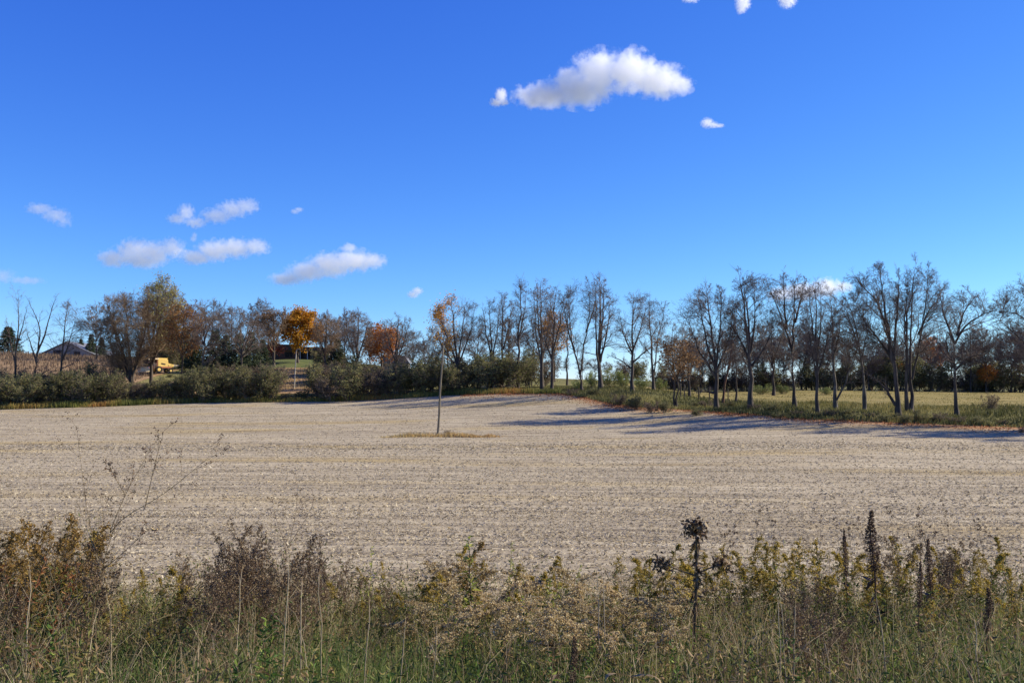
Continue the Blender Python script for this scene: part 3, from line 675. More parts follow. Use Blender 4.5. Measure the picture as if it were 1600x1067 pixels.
T('great_twin_tree', 'tall broad-topped bare tree with close twin trunks, right of the leaning giant', 1419, 642, 109, [[(1417, 642), (1418, 590), (1417, 520), (1424, 460), (1434, 410)], [(1422, 642), (1427, 580), (1436, 510), (1446, 450), (1470, 430)], [(1425, 590), (1440, 520), (1452, 460), (1456, 415)], [(1418, 560), (1412, 500), (1416, 440)], [(1436, 520), (1456, 480), (1482, 455)]], 3.2, l1=13, l2=6, l3=4, l4=4, spread=.19, ang=.7, up=.1, start=.4)
T('crooked_tree', 'crooked bare tree with curved limbs arching to the right, near the round bush', 1494, 648, 104, [[(1494, 648), (1492, 600), (1492, 560), (1491, 530)], [(1491, 532), (1482, 495), (1484, 460), (1488, 438)], [(1492, 535), (1504, 508), (1528, 488), (1562, 480)], [(1496, 522), (1510, 478), (1530, 458)], [(1493, 575), (1514, 553), (1545, 550)], [(1492, 567), (1480, 548), (1478, 515)]], 3.4, l1=9, l2=6, l3=4, l4=4, spread=.26, ang=.8, start=.7)
T('edge_tree', 'bare limbs of a tree reaching in from the photo\'s right edge', 1642, 656, 99, [[(1642, 656), (1636, 580), (1625, 500), (1606, 442)], [(1634, 565), (1602, 535), (1578, 512), (1560, 500)], [(1628, 525), (1600, 485), (1572, 482)], [(1636, 580), (1650, 500), (1660, 430)]], 3.8, l1=11, l2=6, l3=4, l4=4, spread=.22, ang=.75, start=.4)
# trees of the same row standing just outside the picture; their shadows lie on the field
_src = TREES[-4][2]
for i, (px, Y) in enumerate(((1730, 97), (1815, 94), (1905, 90))):
    X = gx(px, Y)
    dup((TREES[-4][2], TREES[-3][2], TREES[-2][2])[i], (X, Y, h1(X, Y) - .1), (2.1, .8, 3.6)[i], (1, 1, 1), 'bare row tree beyond the photo edge, shading the field', 'row trees beyond the photo edge')

# -- spruces
def conifer_meshes(rng, H, W, n=34, droop=.25, spruce=True):
    gt = Geo(); add_tubes(gt, np.array([[[0, 0, 0], [0.02, 0, H * .5], [0, 0, H]]]), np.array([[H * .018, H * .012, .01]]), 6)
    gc = Geo()
    P, RR = [], []
    for i in range(n):
        t = (i + rng.uniform(0, .6)) / n
        z = H * (.06 + .93 * t)
        w = W * (1 - t) ** .8 * rng.uniform(.75, 1.15) + .12
        m = 9 if t < .7 else 6
        for j in range(m):
            a = 2 * math.pi * (j + rng.uniform(0, .8)) / m + i
            ww = w * rng.uniform(.7, 1.15)
            d = np.array([math.cos(a), math.sin(a), 0])
            P.append([[0, 0, z], d * ww * .55 + [0, 0, z - droop * ww * .35], d * ww + [0, 0, z - droop * ww * (.55 - .5 * t)]])
            RR.append([.03, .02, .01])
    P = np.array(P); RR = np.array(RR)
    add_tubes(gt, P, RR, 3)
    t = rng.uniform(.15, 1.0, (len(P), 22)); f = t * 2; i0 = np.minimum(f.astype(int), 1); fr = (f - i0)[..., None]
    ar = np.arange(len(P))[:, None]
    C = P[ar, i0] * (1 - fr) + P[ar, i0 + 1] * fr
    ax = nrm(P[:, 2] - P[:, 0])[:, None] + np.zeros((1, 22, 3))
    C = C.reshape(-1, 3) + rng.normal(0, .05, (C.shape[0] * 22, 3)); ax = ax.reshape(-1, 3) * .8 + np.array([0, 0, -.35])
    leaves(gc, C, rng.uniform(.35, .65, len(C)), .07, rng, axis=ax, spread=.55)
    return [('trunk', gt.mesh('trunk', [M['bark']])), ('crown', gc.mesh('crown', [M['needle']]))]

def place_root(name, label, cat, px, Y, group=None, sink=.1, rz=0, sc=None):
    X = gx(px, Y); o = bpy.data.objects.new(name, None); COL.objects.link(o)
    o.location = (X, Y, h1(X, Y) - sink); o.rotation_euler = (0, 0, rz)
    if sc: o.scale = sc
    return tag(o, label, cat, group)

con = [conifer_meshes(np.random.default_rng(11 + i), 9.0, 3.3, 30, .4) for i in range(3)]
CONS = [(305, 188, 505, 580, 'dark spruce left of the first bare tree among the spruces'), (336, 186, 497, 580, 'tallest dark spruce, just right of the bare tree with a long right limb'),
        (353, 190, 508, 580, 'dark spruce in the middle of the five on the left'), (373, 187, 502, 579, 'dark spruce directly behind the broad fanning bare tree'),
        (392, 189, 502, 579, 'dark spruce nearest the house side of the group'), (250, 216, 512, 575, 'dark spruce behind the tall pale-topped tree'),
        (270, 218, 507, 575, 'dark spruce above the yellow combine'), (289, 217, 513, 575, 'dark spruce behind the rust-leaved tree'),
        (142, 252, 527, 560, 'lone spruce right behind the barn roof'), (126, 256, 536, 560, 'smaller spruce against the barn roof edge'), (158, 254, 533, 561, 'slim spruce left of the dense grey-brown tree'),
        (410, 195, 520, 578, 'short dark spruce left of the brownish tree'), (527, 196, 530, 588, 'short dark evergreen right of the dense grey tree'),
        (1537, 200, 575, 615, 'rounded green cedar at the far wood edge right of the crooked tree'), (1516, 203, 580, 614, 'dark cedar at the far wood edge just right of the crooked trunk')]
for i, (px, Y, top, bot, lab) in enumerate(CONS):
    H = (bot - top + 4) * Y / FPX
    s = H / 9.0; wv = 1.35 if px > 1500 else 1.0
    r = place_root('spruce_tree' if px < 1500 else 'cedar_tree', lab, 'tree', px, Y, 'evergreens behind the hedge' if px < 1500 else 'evergreens of the far wood', rz=i * 1.3, sc=(s * wv, s * wv, s))
    for n, me in con[i % 3]: link(n, me, r)
# broad evergreen at the left edge
r = place_root('evergreen_tree', 'broad dark evergreen at the left edge of the photo', 'tree', 12, 250, sc=(1.35, 1.35, .78))
for n, me in con[1]: link(n, me, r)

# -- hedge shrubs
def shrub_meshes(rng, H, W, nst=11, leafm='shrubleaf', nleaf=2600, lsize=.15, twig='twig', l2=7, l3=5):
    P = []
    for i in range(nst):
        a = rng.uniform(0, 6.28); q = rng.uniform(.1, 1) ** .6
        e = np.array([math.cos(a) * W * q * .8, math.sin(a) * W * q * .8, H * (1 - .35 * q * q) * rng.uniform(.75, .95)])
        b = np.array([math.cos(a), math.sin(a), 0]) * W * .18 * rng.uniform(0, 1)
        m = (b + e) * .5 + rng.normal(0, .12, 3) * W; m[2] = e[2] * .5
        P.append([b, (b + m) * .5, m, (m + e) * .5, e])
    P = np.array(P); RR = np.linspace(.045, .012, 5)[None] * np.ones((nst, 1))
    gs = Geo(); add_tubes(gs, P, RR, 4)
    P1, R1 = grow(P, RR, rng, 9, .15, 1, .7, .25, .32, 4, .2, .06, .7, .4, .5, .014); add_tubes(gs, P1, R1, 3)
    P2, R2 = grow(P1, R1, rng, l2, .15, 1, .7, .25, .5, 3, .2, .04, .7, .4, .4, .011); add_tubes(gs, P2, R2, 3)
    P3, R3 = grow(P2, R2, rng, l3, .15, 1, .7, .25, .6, 2, .2, .02, .7, .4, .4, .009); add_tubes(gs, P3, R3, 3)
    out = [('stems', gs.mesh('stems', [M[twig]]))]
    C = np.concatenate([P3[:, -1], P2[:, -1], P2[:, 1], P3[:, 0]])
    C = C[rng.integers(0, len(C), nleaf)] + rng.normal(0, .12, (nleaf, 3))
    C[:, 2] = np.abs(C[:, 2])
    gl = Geo(); leaves(gl, C, lsize * rng.uniform(.7, 1.4, nleaf), lsize * .42, rng)
    out.append(('foliage', gl.mesh('foliage', [M[leafm]])))
    return out

SHR = [shrub_meshes(np.random.default_rng(31 + i), 5.0, 2.6, leafm=('shrubleaf', 'shrubleaf', 'shrubbrown', 'shrubleaf')[i], nleaf=(3400, 3000, 1700, 2600)[i]) for i in range(4)]
rs = np.random.default_rng(5)
LAND = [(24, 'the thin edge tree'), (54, 'the gaunt forked tree'), (100, 'the barn'), (150, 'the lone spruce by the barn'), (207, 'the dense grey-brown tree'), (247, 'the yellow combine'), (283, 'the rust-leaved tree'),
        (317, 'the long-limbed bare tree'), (377, 'the broad fanning bare tree'), (425, 'the red-leaved tree'), (460, 'the pale lamp pole'), (508, 'the dense grey tree'), (558, 'the tall-tipped bare tree'), (596, 'the orange tree'),
        (634, 'the pale snag'), (663, 'the small gap tree'), (692, 'the field pole'), (716, 'the orange-tinged tree'), (769, 'the dark V-forked tree'), (809, 'the tall straight tree'), (847, 'the many-stemmed tree'), (880, 'the field corner')]
def rel_label(px, kind, pre):
    b = min(LAND, key=lambda q: abs(q[0] - px)); d = px - b[0]
    w = 'straight below' if abs(d) <= 5 else ('just left of' if d < 0 else 'just right of')
    return '%s %s %s' % (kind, w, b[1])
def put_shrub(px, Y, hpx, tpl, label, group, name='hedge_shrub', wide=1.0, sink=.15):
    s = hpx * Y / FPX / 5.0
    r = place_root(name, label, 'shrub', px, Y, group, sink, rs.uniform(0, 6.28), (s * wide, s * wide, s))
    for n, me in tpl: link(n, me, r)
    return r
GH = 'shrubs of the hedge along the far field edge'
px = -24.0
while px < 432:
    k = int(rs.integers(0, 4))
    put_shrub(px, rs.uniform(159, 163), (rs.uniform(48, 62) if not 200 < px < 300 else rs.uniform(38, 46)) if px > 60 else rs.uniform(46, 60), SHR[k], rel_label(px, ('olive hedge shrub', 'olive hedge shrub', 'bare brown hedge shrub', 'leafy olive hedge shrub')[k], ''), GH, wide=rs.uniform(1.1, 1.45))
    px += rs.uniform(14, 20)
px = 500.0
while px < 862:
    k = int(rs.integers(0, 4))
    put_shrub(px, rs.uniform(158, 163), rs.uniform(50, 68), SHR[(3, 0, 2, 1)[k]], rel_label(px, ('leafy dark hedge shrub', 'dark olive hedge shrub', 'bare dark hedge shrub', 'dark olive hedge shrub')[k], ''), GH, wide=rs.uniform(1.1, 1.45))
    px += rs.uniform(17, 25)
# second, taller row behind
px = -10.0
while px < 840:
    if not 430 < px < 505 and not 190 < px < 305:
        k = int(rs.integers(0, 4))
        put_shrub(px, rs.uniform(167, 171), rs.uniform(46, 62), SHR[(2, 0, 2, 1)[k]], rel_label(px, 'taller back shrub of the hedge', ''), 'shrubs at the back of the hedge', wide=rs.uniform(1.0, 1.3))
    px += rs.uniform(24, 36)
put_shrub(452, 161, 16, SHR[2], 'low dark bush in the hedge gap, left of the pale lamp pole foot', 'low bushes in the hedge gap', 'low_bush', 2.0)
put_shrub(478, 161, 19, SHR[0], 'low dark bush in the hedge gap, right of the pale lamp pole foot', 'low bushes in the hedge gap', 'low_bush', 2.0)
for px, Y, top, k, w in ((226, 216, 548, 2, 'left of the combine'), (246, 216, 536, 2, 'behind the combine'), (268, 213, 540, 0, 'behind the rear of the combine'), (296, 184, 556, 2, 'below the rust-leaved tree'), (310, 183, 552, 0, 'below the first spruce'), (330, 182, 550, 2, 'below the tallest spruce'), (350, 183, 554, 0, 'below the middle spruce'), (368, 184, 548, 2, 'below the spruce behind the fanning tree'), (388, 183, 552, 2, 'below the last spruce'), (408, 184, 550, 2, 'left of the red-leaved tree'), (424, 186, 556, 2, 'below the red-leaved tree'), (512, 184, 545, 2, 'at the foot of the dense grey tree'), (535, 185, 550, 2, 'right of the dense grey tree'), (570, 186, 548, 2, 'below the tall-tipped bare tree'), (499, 197, 542, 0, 'at the right end of the house'), (524, 196, 546, 0, 'right of the house'), (548, 196, 550, 2, 'left of the tall-tipped bare tree'), (592, 197, 556, 2, 'below the orange tree'), (642, 186, 560, 2, 'right of the pale snag'), (655, 187, 564, 0, 'left of the small bare tree in the gap')):
    put_shrub(px, Y, 590 - top, SHR[k], 'twiggy undergrowth shrub ' + w, None, 'undergrowth_shrub', 1.15)
for px, Y, top, w in ((6, 178, 566, 'at the left photo edge'), (40, 179, 570, 'left of the gaunt forked tree'), (72, 180, 572, 'left of the barn'), (116, 178, 571, 'below the barn'), (140, 180, 569, 'below the lone spruce'), (172, 181, 562, 'left of the dense grey-brown tree')):
    put_shrub(px, Y, 608 - top, SHR[2], 'grey-brown bare brush ' + w, None, 'brush', 1.25)
put_shrub(268, 199, 7, SHR[0], 'small bush hiding the wheels of the combine', None, 'bush', 2.2)
put_shrub(232, 199, 7, SHR[2], 'small brown bush below the combine header', None, 'bush', 2.0)
# bushes of the grassy bank and under the right-hand row
BANK = [shrub_meshes(np.random.default_rng(61 + i), 5.0, 3.6, 13, 'meadowshrub', 3600, .15, 'twig_brown', 5, 4) for i in range(2)]
for px, Y, hp, wd, tp, lab in ((925, 152, 30, 1.2, 0, 'pale green bush left of the tallest centre tree on the bank'), (952, 153, 38, 1.3, 1, 'tall pale green bush right of the tallest centre tree'), (975, 151, 28, 1.3, 0, 'pale green bush left of the spreading tree'),
                               (1002, 150, 24, 1.3, 1, 'pale green bush between the spreading and twin-trunked trees'), (1032, 150, 22, 1.4, 0, 'pale green bush right of the twin-trunked tree'), (905, 150, 20, 1.4, 1, 'green bush at the foot of the wide V-shaped tree'),
                               (1290, 168, 14, 2.2, 0, 'low green thicket at the back of the meadow behind the V-trunked tree'), (1190, 172, 20, 2.0, 1, 'green thicket at the back of the meadow left of the burled tree'), (1225, 174, 16, 2.2, 0, 'yellowish thicket at the back of the meadow behind the burled tree')):
    put_shrub(px, Y, hp, BANK[tp], lab, None, 'green_bush', wd * .8)
for px, Y, hp, wd, tp, lab in ((895, 141, 15, 2.2, 2, 'dark brush on the bank below the wide V-shaped tree'), (930, 138, 16, 2.2, 0, 'dark brush on the bank below the tallest centre tree'), (965, 130, 22, 1.8, 2, 'dark brush at the field edge left of the spreading tree'), (995, 125, 24, 1.8, 0, 'dark brush at the field edge below the spreading tree'),
                               (1020, 121, 24, 1.7, 2, 'dark brush at the field edge below the twin-trunked tree'), (1040, 120, 20, 1.8, 0, 'dark brush left of the brown-leaved tree'),
                               (1382, 101, 16, 2.0, 3, 'leafy bush left of the great leaning tree foot'), (1436, 100, 22, 1.9, 1, 'leafy bush right of the great leaning tree foot'), (1468, 100, 20, 1.9, 2, 'brown bush left of the crooked tree foot'), (1415, 99, 16, 2.2, 0, 'dark bush in front of the close twin trunks'),
                               (1545, 108, 36, 1.05, 2, 'round twiggy bush standing apart in the meadow near the right edge'), (1330, 104, 12, 2.6, 3, 'low bush in front of the knobbly tree'), (1090, 113, 13, 2.4, 0, 'low bush left of the broad round-headed tree'), (1215, 107, 13, 2.6, 3, 'low bush in front of the burled tree'), (1596, 93, 14, 2.0, 2, 'dark low bush at the right edge of the field')):
    put_shrub(px, Y, hp, SHR[tp], lab, None, 'bush', wd * .85)

LOWN = ('left of the broad round-headed tree', 'below the broad round-headed tree', 'below the stout straight tree', 'left of the burled tree', 'below the burled tree', 'below the many-limbed tree', 'below the V-trunked tree', 'left of the knobbly tree', 'right of the knobbly tree', 'left of the leaning giant', 'below the twin giant', 'left of the crooked tree', 'below the crooked tree', 'right of the crooked tree', 'below the round bush', 'right of the round bush')
for i, w in enumerate(LOWN):
    px = 1078 + i * 32 + rs.uniform(-7, 7)
    Y = float(far_edge(np.array([gx(px, 100)]))[0]) + rs.uniform(1.5, 3.5)
    put_shrub(px, Y, rs.uniform(9, 17), SHR[(0, 2, 3, 2)[i % 4]], 'low dark brush at the field edge ' + w, None, 'low_brush', rs.uniform(2.0, 2.6))
# -- far wood behind the meadow: templates, then individual copies
def wood_tpl(seed, H, forks):
    rng = np.random.default_rng(seed)
    stems = [[(0, 0), (rng.uniform(-2, 2), 45), (rng.uniform(-4, 4), 100)]]
    for i in range(forks):
        z = rng.uniform(25, 45); s = rng.uniform(8, 24) * (1 if i % 2 else -1)
        stems.append([(0, z), (s * .6, z + 25), (s, z + rng.uniform(40, 55))])
    return tree_meshes(stems, H / 100.0, rng, H * .013, l1=11, l2=5, l3=4, l4=3, spread=.24, ang=.75, start=.28, twig_r=.028)
WOOD = [wood_tpl(81 + i, 11.0, (2, 3, 1, 2)[i]) for i in range(4)]
rw = np.random.default_rng(17)
n = 0
for row in range(3):
    px = 1050.0 + rw.uniform(0, 20)
    while px < 1660:
        Y = 199 + row * 14 + rw.uniform(-4, 4)
        top = np.interp(px, [1050, 1150, 1250, 1400, 1480, 1560, 1660], [545, 520, 510, 530, 525, 505, 500]) + rw.uniform(-10, 34)
        s = (615 - top) * Y / FPX / 11.0
        lab = ('bare grey tree in the front rank of the far wood', 'bare grey tree in the middle of the far wood', 'bare grey tree at the back of the far wood')[row]
        r = place_root('wood_tree', lab, 'tree', px, Y, ('front rank of the far wood', 'middle of the far wood', 'back of the far wood')[row], rz=rw.uniform(0, 6.28), sc=(s, s, s))
        for nm, me in WOOD[n % 4]: link(nm, me, r)
        n += 1
        px += rw.uniform(24, 42)
# understorey of the far wood
px = 1045.0
while px < 1660:
    k = int(rw.integers(0, 4))
    put_shrub(px, rw.uniform(197, 203), rw.uniform(30, 60) if px > 1330 else rw.uniform(28, 50), SHR[(2, 0, 2, 1)[k]], 'dark thicket shrub at the foot of the far wood', 'shrubs at the foot of the far wood', 'thicket_shrub', 1.5)
    px += rw.uniform(12, 18)
# behind the gap in the centre: low distant wood and a few small bare trees
for i, (px, Y, top, lab) in enumerate(((968, 205, 566, 'dark rounded thicket left of the spreading tree trunk'), (1000, 208, 560, 'dark rounded thicket behind the spreading tree'), (1030, 206, 562, 'dark rounded thicket behind the twin-trunked tree'), (1055, 210, 558, 'dark rounded thicket behind the brown-leaved tree'), (985, 214, 558, 'twiggy thicket behind the spreading tree'))):
    put_shrub(px, Y, 602 - top, SHR[(2, 0, 1, 2, 2)[i]], lab, None, 'thicket', 1.15)
px = 640.0
i = 0
while px < 960:
    Y = rw.uniform(280, 330)
    s = rw.uniform(24, 44) * Y / FPX / 11.0
    r = place_root('small_distant_tree', 'small hazy bare tree on the skyline behind the centre trees', 'tree', px, Y, 'small trees on the skyline', rz=i, sc=(s * 1.3, s * 1.3, s))
    for nm, me in WOOD[i % 4]: link(nm, me, r)
    i += 1; px += rw.uniform(12, 26)
BACK = ('left of the dense grey-brown tree', 'behind the combine', 'behind the rust-leaved tree', 'among the spruces on their left side', 'between the middle spruces', 'right of the last spruce', 'left of the house', 'at the right end of the house', 'behind the dense grey tree', 'right of the dense grey tree', 'left of the orange tree', 'behind the orange tree', 'right of the pale snag', 'in the gap left of the orange-tinged tree', 'behind the orange-tinged tree', 'behind the dark V-forked tree', 'behind the tall straight tree', 'behind the many-stemmed tree')
for i, (px, top) in enumerate(zip((150, 262, 300, 332, 362, 402, 418, 500, 518, 540, 578, 608, 645, 672, 700, 745, 795, 835), (500, 478, 490, 492, 500, 498, 505, 508, 500, 496, 508, 505, 515, 520, 505, 500, 492, 500))):
    Y = 196 + (i * 7) % 13 + (28 if px < 410 else 0); s_ = (592 - top) * Y / FPX / 11.0
    if px in (418, 500): Y = 240
    r = place_root('back_tree', 'brown-grey bare tree in the background ' + BACK[i], 'tree', px, Y, rz=i * 1.7, sc=(s_ * 1.15, s_ * 1.15, s_))
    for nm, me in WOOD[i % 4]: link(nm, me, r)
# small orange trees of the far wood
ORW = None
for px, Y, hp, lab in ((1543, 197, 42, 'orange-brown leafed tree at the far wood edge near the cedars'), (1453, 215, 80, 'tree with a small tuft of orange leaves seen behind the twin-trunked giant'), (1398, 201, 50, 'rust-leaved tree at the wood edge behind the giant trees')):
    if ORW is None:
        rng = np.random.default_rng(3)
        ORW = tree_meshes([[(0, 0), (1, 45), (0, 100)], [(0, 30), (18, 60), (24, 85)], [(0, 30), (-18, 60), (-22, 80)]], .09, rng, .12, l1=9, l2=5, l3=4, l4=3, spread=.3, start=.25, leaf='orange', nleaf=1500, leafsize=.3, twig='twig_brown', leaffn=lambda c, r: c[:, 2] > 45)
    s = hp * Y / FPX / 9.0
    r = place_root('orange_leaved_tree', lab, 'tree', px, Y, rz=px, sc=(s, s, s))
    for nm, me in ORW: link(nm, me, r)

# wooden fence posts in the meadow
gp = Geo(); add_tubes(gp, np.array([[[0, 0, 0], [.01, 0, .8], [.02, .01, 1.55], [.02, .01, 1.58]]]), np.array([[.085, .08, .075, .05]]), 7, tip=True)
post_me = gp.mesh('fence_post', [M['bark']])
for px, Y, w in ((1063, 140, 'first'), (1069, 139, 'second'), (1091, 137, 'third'), (1108, 136, 'fourth'), (1137, 133, 'fifth')):
    X = gx(px, Y)
    o = link('fence_post', post_me, loc=(X, Y, h1(X, Y) - .1), label='dark wooden fence post in the meadow, %s counted from the brown-leaved tree' % w, cat='fence post', group='meadow fence posts')
    o.scale = (1, 1, 1.25)

# ------------------------------------------------------------------ boxes and simple solids for built things
def mat_flat(name, c, rough=.7, metal=0.0, spec=.4, var=.12, scale=3.0):
    h = hexc(c); lo = tuple(x * (1 - var) for x in h[:3]) + (1,); hi = tuple(min(1, x * (1 + var)) for x in h[:3]) + (1,)
    m = mat_noise(name, [(.3, lo), (.7, hi)], scale, 5, rough, (1, 1, 1), 0, 0, spec)
    m.node_tree.nodes['Principled BSDF'].inputs['Metallic'].default_value = metal
    return m
M['barnboard'] = mat_noise('barn_board', [(.3, '#746d64'), (.55, '#a09990'), (.75, '#bcb5ab')], 2.0, 6, .9, (6, 6, .3), .4)
M['barnroof'] = mat_noise('barn_roof', [(.3, '#5a5a5c'), (.6, '#7f8084'), (.8, '#a7a8aa')], 1.5, 5, .6, (1, 4, 1), 0)
M['darkboard'] = mat_flat('dark_board', '#3b3029', .85)
M['houseroof'] = mat_noise('house_roof', [(.3, '#3a332f'), (.6, '#54493f'), (.8, '#6e5f50')], 4, 6, .9, (1, 1, 1), .3)
M['brickwall'] = mat_flat('brick_wall', '#5a4236', .9)
M['whitetrim'] = mat_flat('white_trim', '#d8d5cc', .6)
M['glass'] = mat_flat('window_glass', '#1c2228', .08, 0, .6)
M['yellow'] = mat_flat('combine_yellow', '#dab864', .45, 0, .5, .08)
M['orangepaint'] = mat_flat('combine_orange', '#b0714a', .5, 0, .5, .1)
M['blackrub'] = mat_flat('rubber', '#1d1c1b', .9)
M['steel'] = mat_flat('dull_steel', '#8a8275', .5, .6)
M['creamsteel'] = mat_flat('header_cream', '#c9b78e', .6)
M['pole'] = mat_noise('pole_wood', [(.25, '#4a4236'), (.5, '#675f50'), (.75, '#8d8676')], 3, 6, .9, (3, 3, .35), .5)
M['polepale'] = mat_noise('pole_pale', [(.25, '#9a917c'), (.5, '#b8ae98'), (.75, '#cfc6b2')], 3, 6, .8, (2, 2, .3), .2)

def solid(name, mat, parent, shapes, bevel=0.0, loc=None):
    """shapes: list of ('box',(cx,cy,cz),(sx,sy,sz),rot) / ('cyl',p0,p1,r0,r1,n) / ('prism', polygon xz, y0, y1)"""
    bm = bmesh.new()
    for sh in shapes:
        if sh[0] == 'box':
            res = bmesh.ops.create_cube(bm, size=1.0)
            rot = Matrix.Rotation(sh[3][1], 4, 'Y') @ Matrix.Rotation(sh[3][0], 4, 'Z') if len(sh) > 3 else Matrix.Identity(4)
            mtx = Matrix.Translation(sh[1]) @ rot @ Matrix.Diagonal((*sh[2], 1))
            bmesh.ops.transform(bm, matrix=mtx, verts=res['verts'])
        elif sh[0] == 'cyl':
            p0, p1 = Vector(sh[1]), Vector(sh[2]); d = p1 - p0
            res = bmesh.ops.create_cone(bm, cap_ends=True, segments=sh[5] if len(sh) > 5 else 14, radius1=sh[3], radius2=sh[4], depth=d.length)
            mtx = Matrix.Translation((p0 + p1) / 2) @ d.to_track_quat('Z', 'Y').to_matrix().to_4x4()
            bmesh.ops.transform(bm, matrix=mtx, verts=res['verts'])
        elif sh[0] == 'prism':
            f = [bm.verts.new((x, sh[2], z)) for x, z in sh[1]]; b = [bm.verts.new((x, sh[3], z)) for x, z in sh[1]]
            bm.faces.new(f); bm.faces.new(b[::-1])
            for i in range(len(f)):
                j = (i + 1) % len(f); bm.faces.new((f[j], f[i], b[i], b[j]))
    bmesh.ops.recalc_face_normals(bm, faces=bm.faces)
    if bevel:
        bmesh.ops.bevel(bm, geom=[e for e in bm.edges if e.calc_face_angle(0) > .6], offset=bevel, segments=2, affect='EDGES', clamp_overlap=True)
    me = bpy.data.meshes.new(name); bm.to_mesh(me); bm.free()
    me.materials.append(M[mat])
    return link(name, me, parent, loc)

# barn on the hill: gable towards the camera, shallow roof
X0 = gx(104, 250)
barn = place_root('barn', 'low grey weathered barn with a shallow gable roof on the hill', 'barn', 104, 250, sink=.6)
solid('wall', 'barnboard', barn, [('prism', [(-6.0, 0), (6.3, 0), (6.3, 1.25), (0, 4.2), (-6.0, 1.35)], 0, 16)])
solid('roof_slope', 'barnroof', barn, [('prism', [(-6.5, 1.2), (0, 4.27), (0, 4.42), (-6.6, 1.34)], -.4, 16.4)])
solid('roof_slope', 'barnroof', barn, [('prism', [(0.004, 4.27), (7.0, 1.0), (7.1, 1.14), (0.004, 4.42)], -.4, 16.4)])
solid('door', 'darkboard', barn, [('box', (-2.2, -.06, 1.1), (2.4, .08, 2.2))])
solid('door', 'darkboard', barn, [('box', (2.6, -.06, .9), (1.6, .08, 1.8))])
solid('lean_to', 'barnboard', barn, [('prism', [(6.4, 0), (10.5, 0), (10.5, .7), (6.4, .95)], 2, 12)])

# house: long low ranch house
house = place_root('house', 'long low dark house with a shallow roof behind the golden maple', 'house', 466, 232, sink=.4)
solid('wall', 'brickwall', house, [('box', (-3.6, 3, 1.35), (7.0, 6, 2.7)), ('box', (3.6, 4, 1.25), (6.6, 5, 2.5))])
rl = solid('roof', 'houseroof', house, [('prism', [(-7.5, 2.55), (-.05, 2.55), (-.7, 3.9), (-6.6, 3.9)], -.7, 6.6)])
solid('roof', 'houseroof', house, [('prism', [(-.04, 2.45), (7.5, 2.45), (7.2, 3.2), (-.04, 3.45)], .6, 7.0)])
solid('chimney', 'whitetrim', rl, [('box', (-5.9, 3, 4.0), (.7, .7, .9))])
for x, w in ((-5.4, 1.5), (-2.2, 1.8)):
    f = solid('window', 'darkboard', house, [('box', (x, -.03, 1.5), (w, .07, 1.15))])
    solid('pane', 'glass', f, [('box', (x, -.075, 1.5), (w - .22, .04, .93))])
for x, w in ((2.6, 1.6), (5.0, 1.4)):
    f = solid('window', 'darkboard', house, [('box', (x, 1.47, 1.5), (w, .07, 1.1))])
    solid('pane', 'glass', f, [('box', (x, 1.425, 1.5), (w - .22, .04, .88))])
dr = solid('door', 'darkboard', house, [('box', (.9, 1.47, 1.05), (.95, .07, 2.1))])
solid('handle', 'steel', dr, [('cyl', (1.25, 1.40, 1.0), (1.25, 1.43, 1.0), .04, .04, 8)])
for x in (.3, 2.0, 7.1): solid('porch_post', 'whitetrim', house, [('box', (x, .75, 1.22), (.13, .13, 2.44))])

# distant grey shed roof seen behind the orange tree
shed = place_root('shed', 'blue-grey shed roof behind the orange tree', 'shed', 616, 214, sink=.5)
solid('wall', 'barnboard', shed, [('box', (0, 2.5, 1.3), (6, 5, 2.6))])
solid('roof', 'barnroof', shed, [('prism', [(-3.4, 2.5), (3.4, 2.5), (2.2, 4.2), (-2.2, 4.2)], -.3, 5.4)])
solid('door', 'darkboard', shed, [('box', (.6, -.05, 1.0), (1.6, .08, 2.0))])

# combine harvester parked on the slope (facing left)
cb = place_root('combine_harvester', 'old yellow and orange combine harvester parked behind the hedge', 'combine', 251, 204, sink=-.25)
cb.rotation_euler = (0, 0, R(46))
cb.scale = (.9, .9, .84)
solid('body', 'yellow', cb, [('prism', [(-1.2, 1.0), (1.9, 1.25), (2.6, 1.5), (2.7, 2.0), (1.3, 2.35), (1.25, 3.25), (-1.2, 3.3)], -1.15, 1.15)], .06)
solid('front_panel', 'orangepaint', cb, [('box', (-1.27, 0, 2.2), (.12, 2.2, 2.1))], .02)
solid('side_panel', 'orangepaint', cb, [('box', (.5, -1.19, 1.35), (3.0, .06, .34))], .01)
solid('side_panel', 'yellow', cb, [('box', (1.9, -1.2, 1.75), (1.1, .06, .36))], .01)
solid('grain_tank', 'yellow', cb, [('prism', [(-1.0, 3.25), (1.0, 3.2), (1.3, 3.6), (-1.2, 3.62)], -1.0, 1.0)], .03)
solid('vent', 'darkboard', cb, [('box', (.1, -1.18, 2.15), (1.0, .05, .28), (0, .2))])
cab = solid('cab', 'orangepaint', cb, [('box', (-2.0, .1, 2.5), (1.2, 1.6, .16)), ('box', (-2.0, .1, 3.52), (1.35, 1.8, .12)), ('box', (-2.55, -.65, 3.0), (.08, .08, .9)), ('box', (-2.55, .85, 3.0), (.08, .08, .9)), ('box', (-1.46, -.65, 3.0), (.08, .08, .9)), ('box', (-1.46, .85, 3.0), (.08, .08, .9))])
solid('window', 'glass', cab, [('box', (-2.0, .1, 3.02), (1.0, 1.4, .86))])
solid('unloading_auger', 'creamsteel', cb, [('cyl', (-1.0, -1.0, 3.35), (-3.6, -1.5, 3.2), .17, .15, 12)])
solid('feeder_house', 'orangepaint', cb, [('prism', [(-3.4, .55), (-1.3, 1.1), (-1.3, 1.9), (-3.4, 1.1)], -.6, .6)])
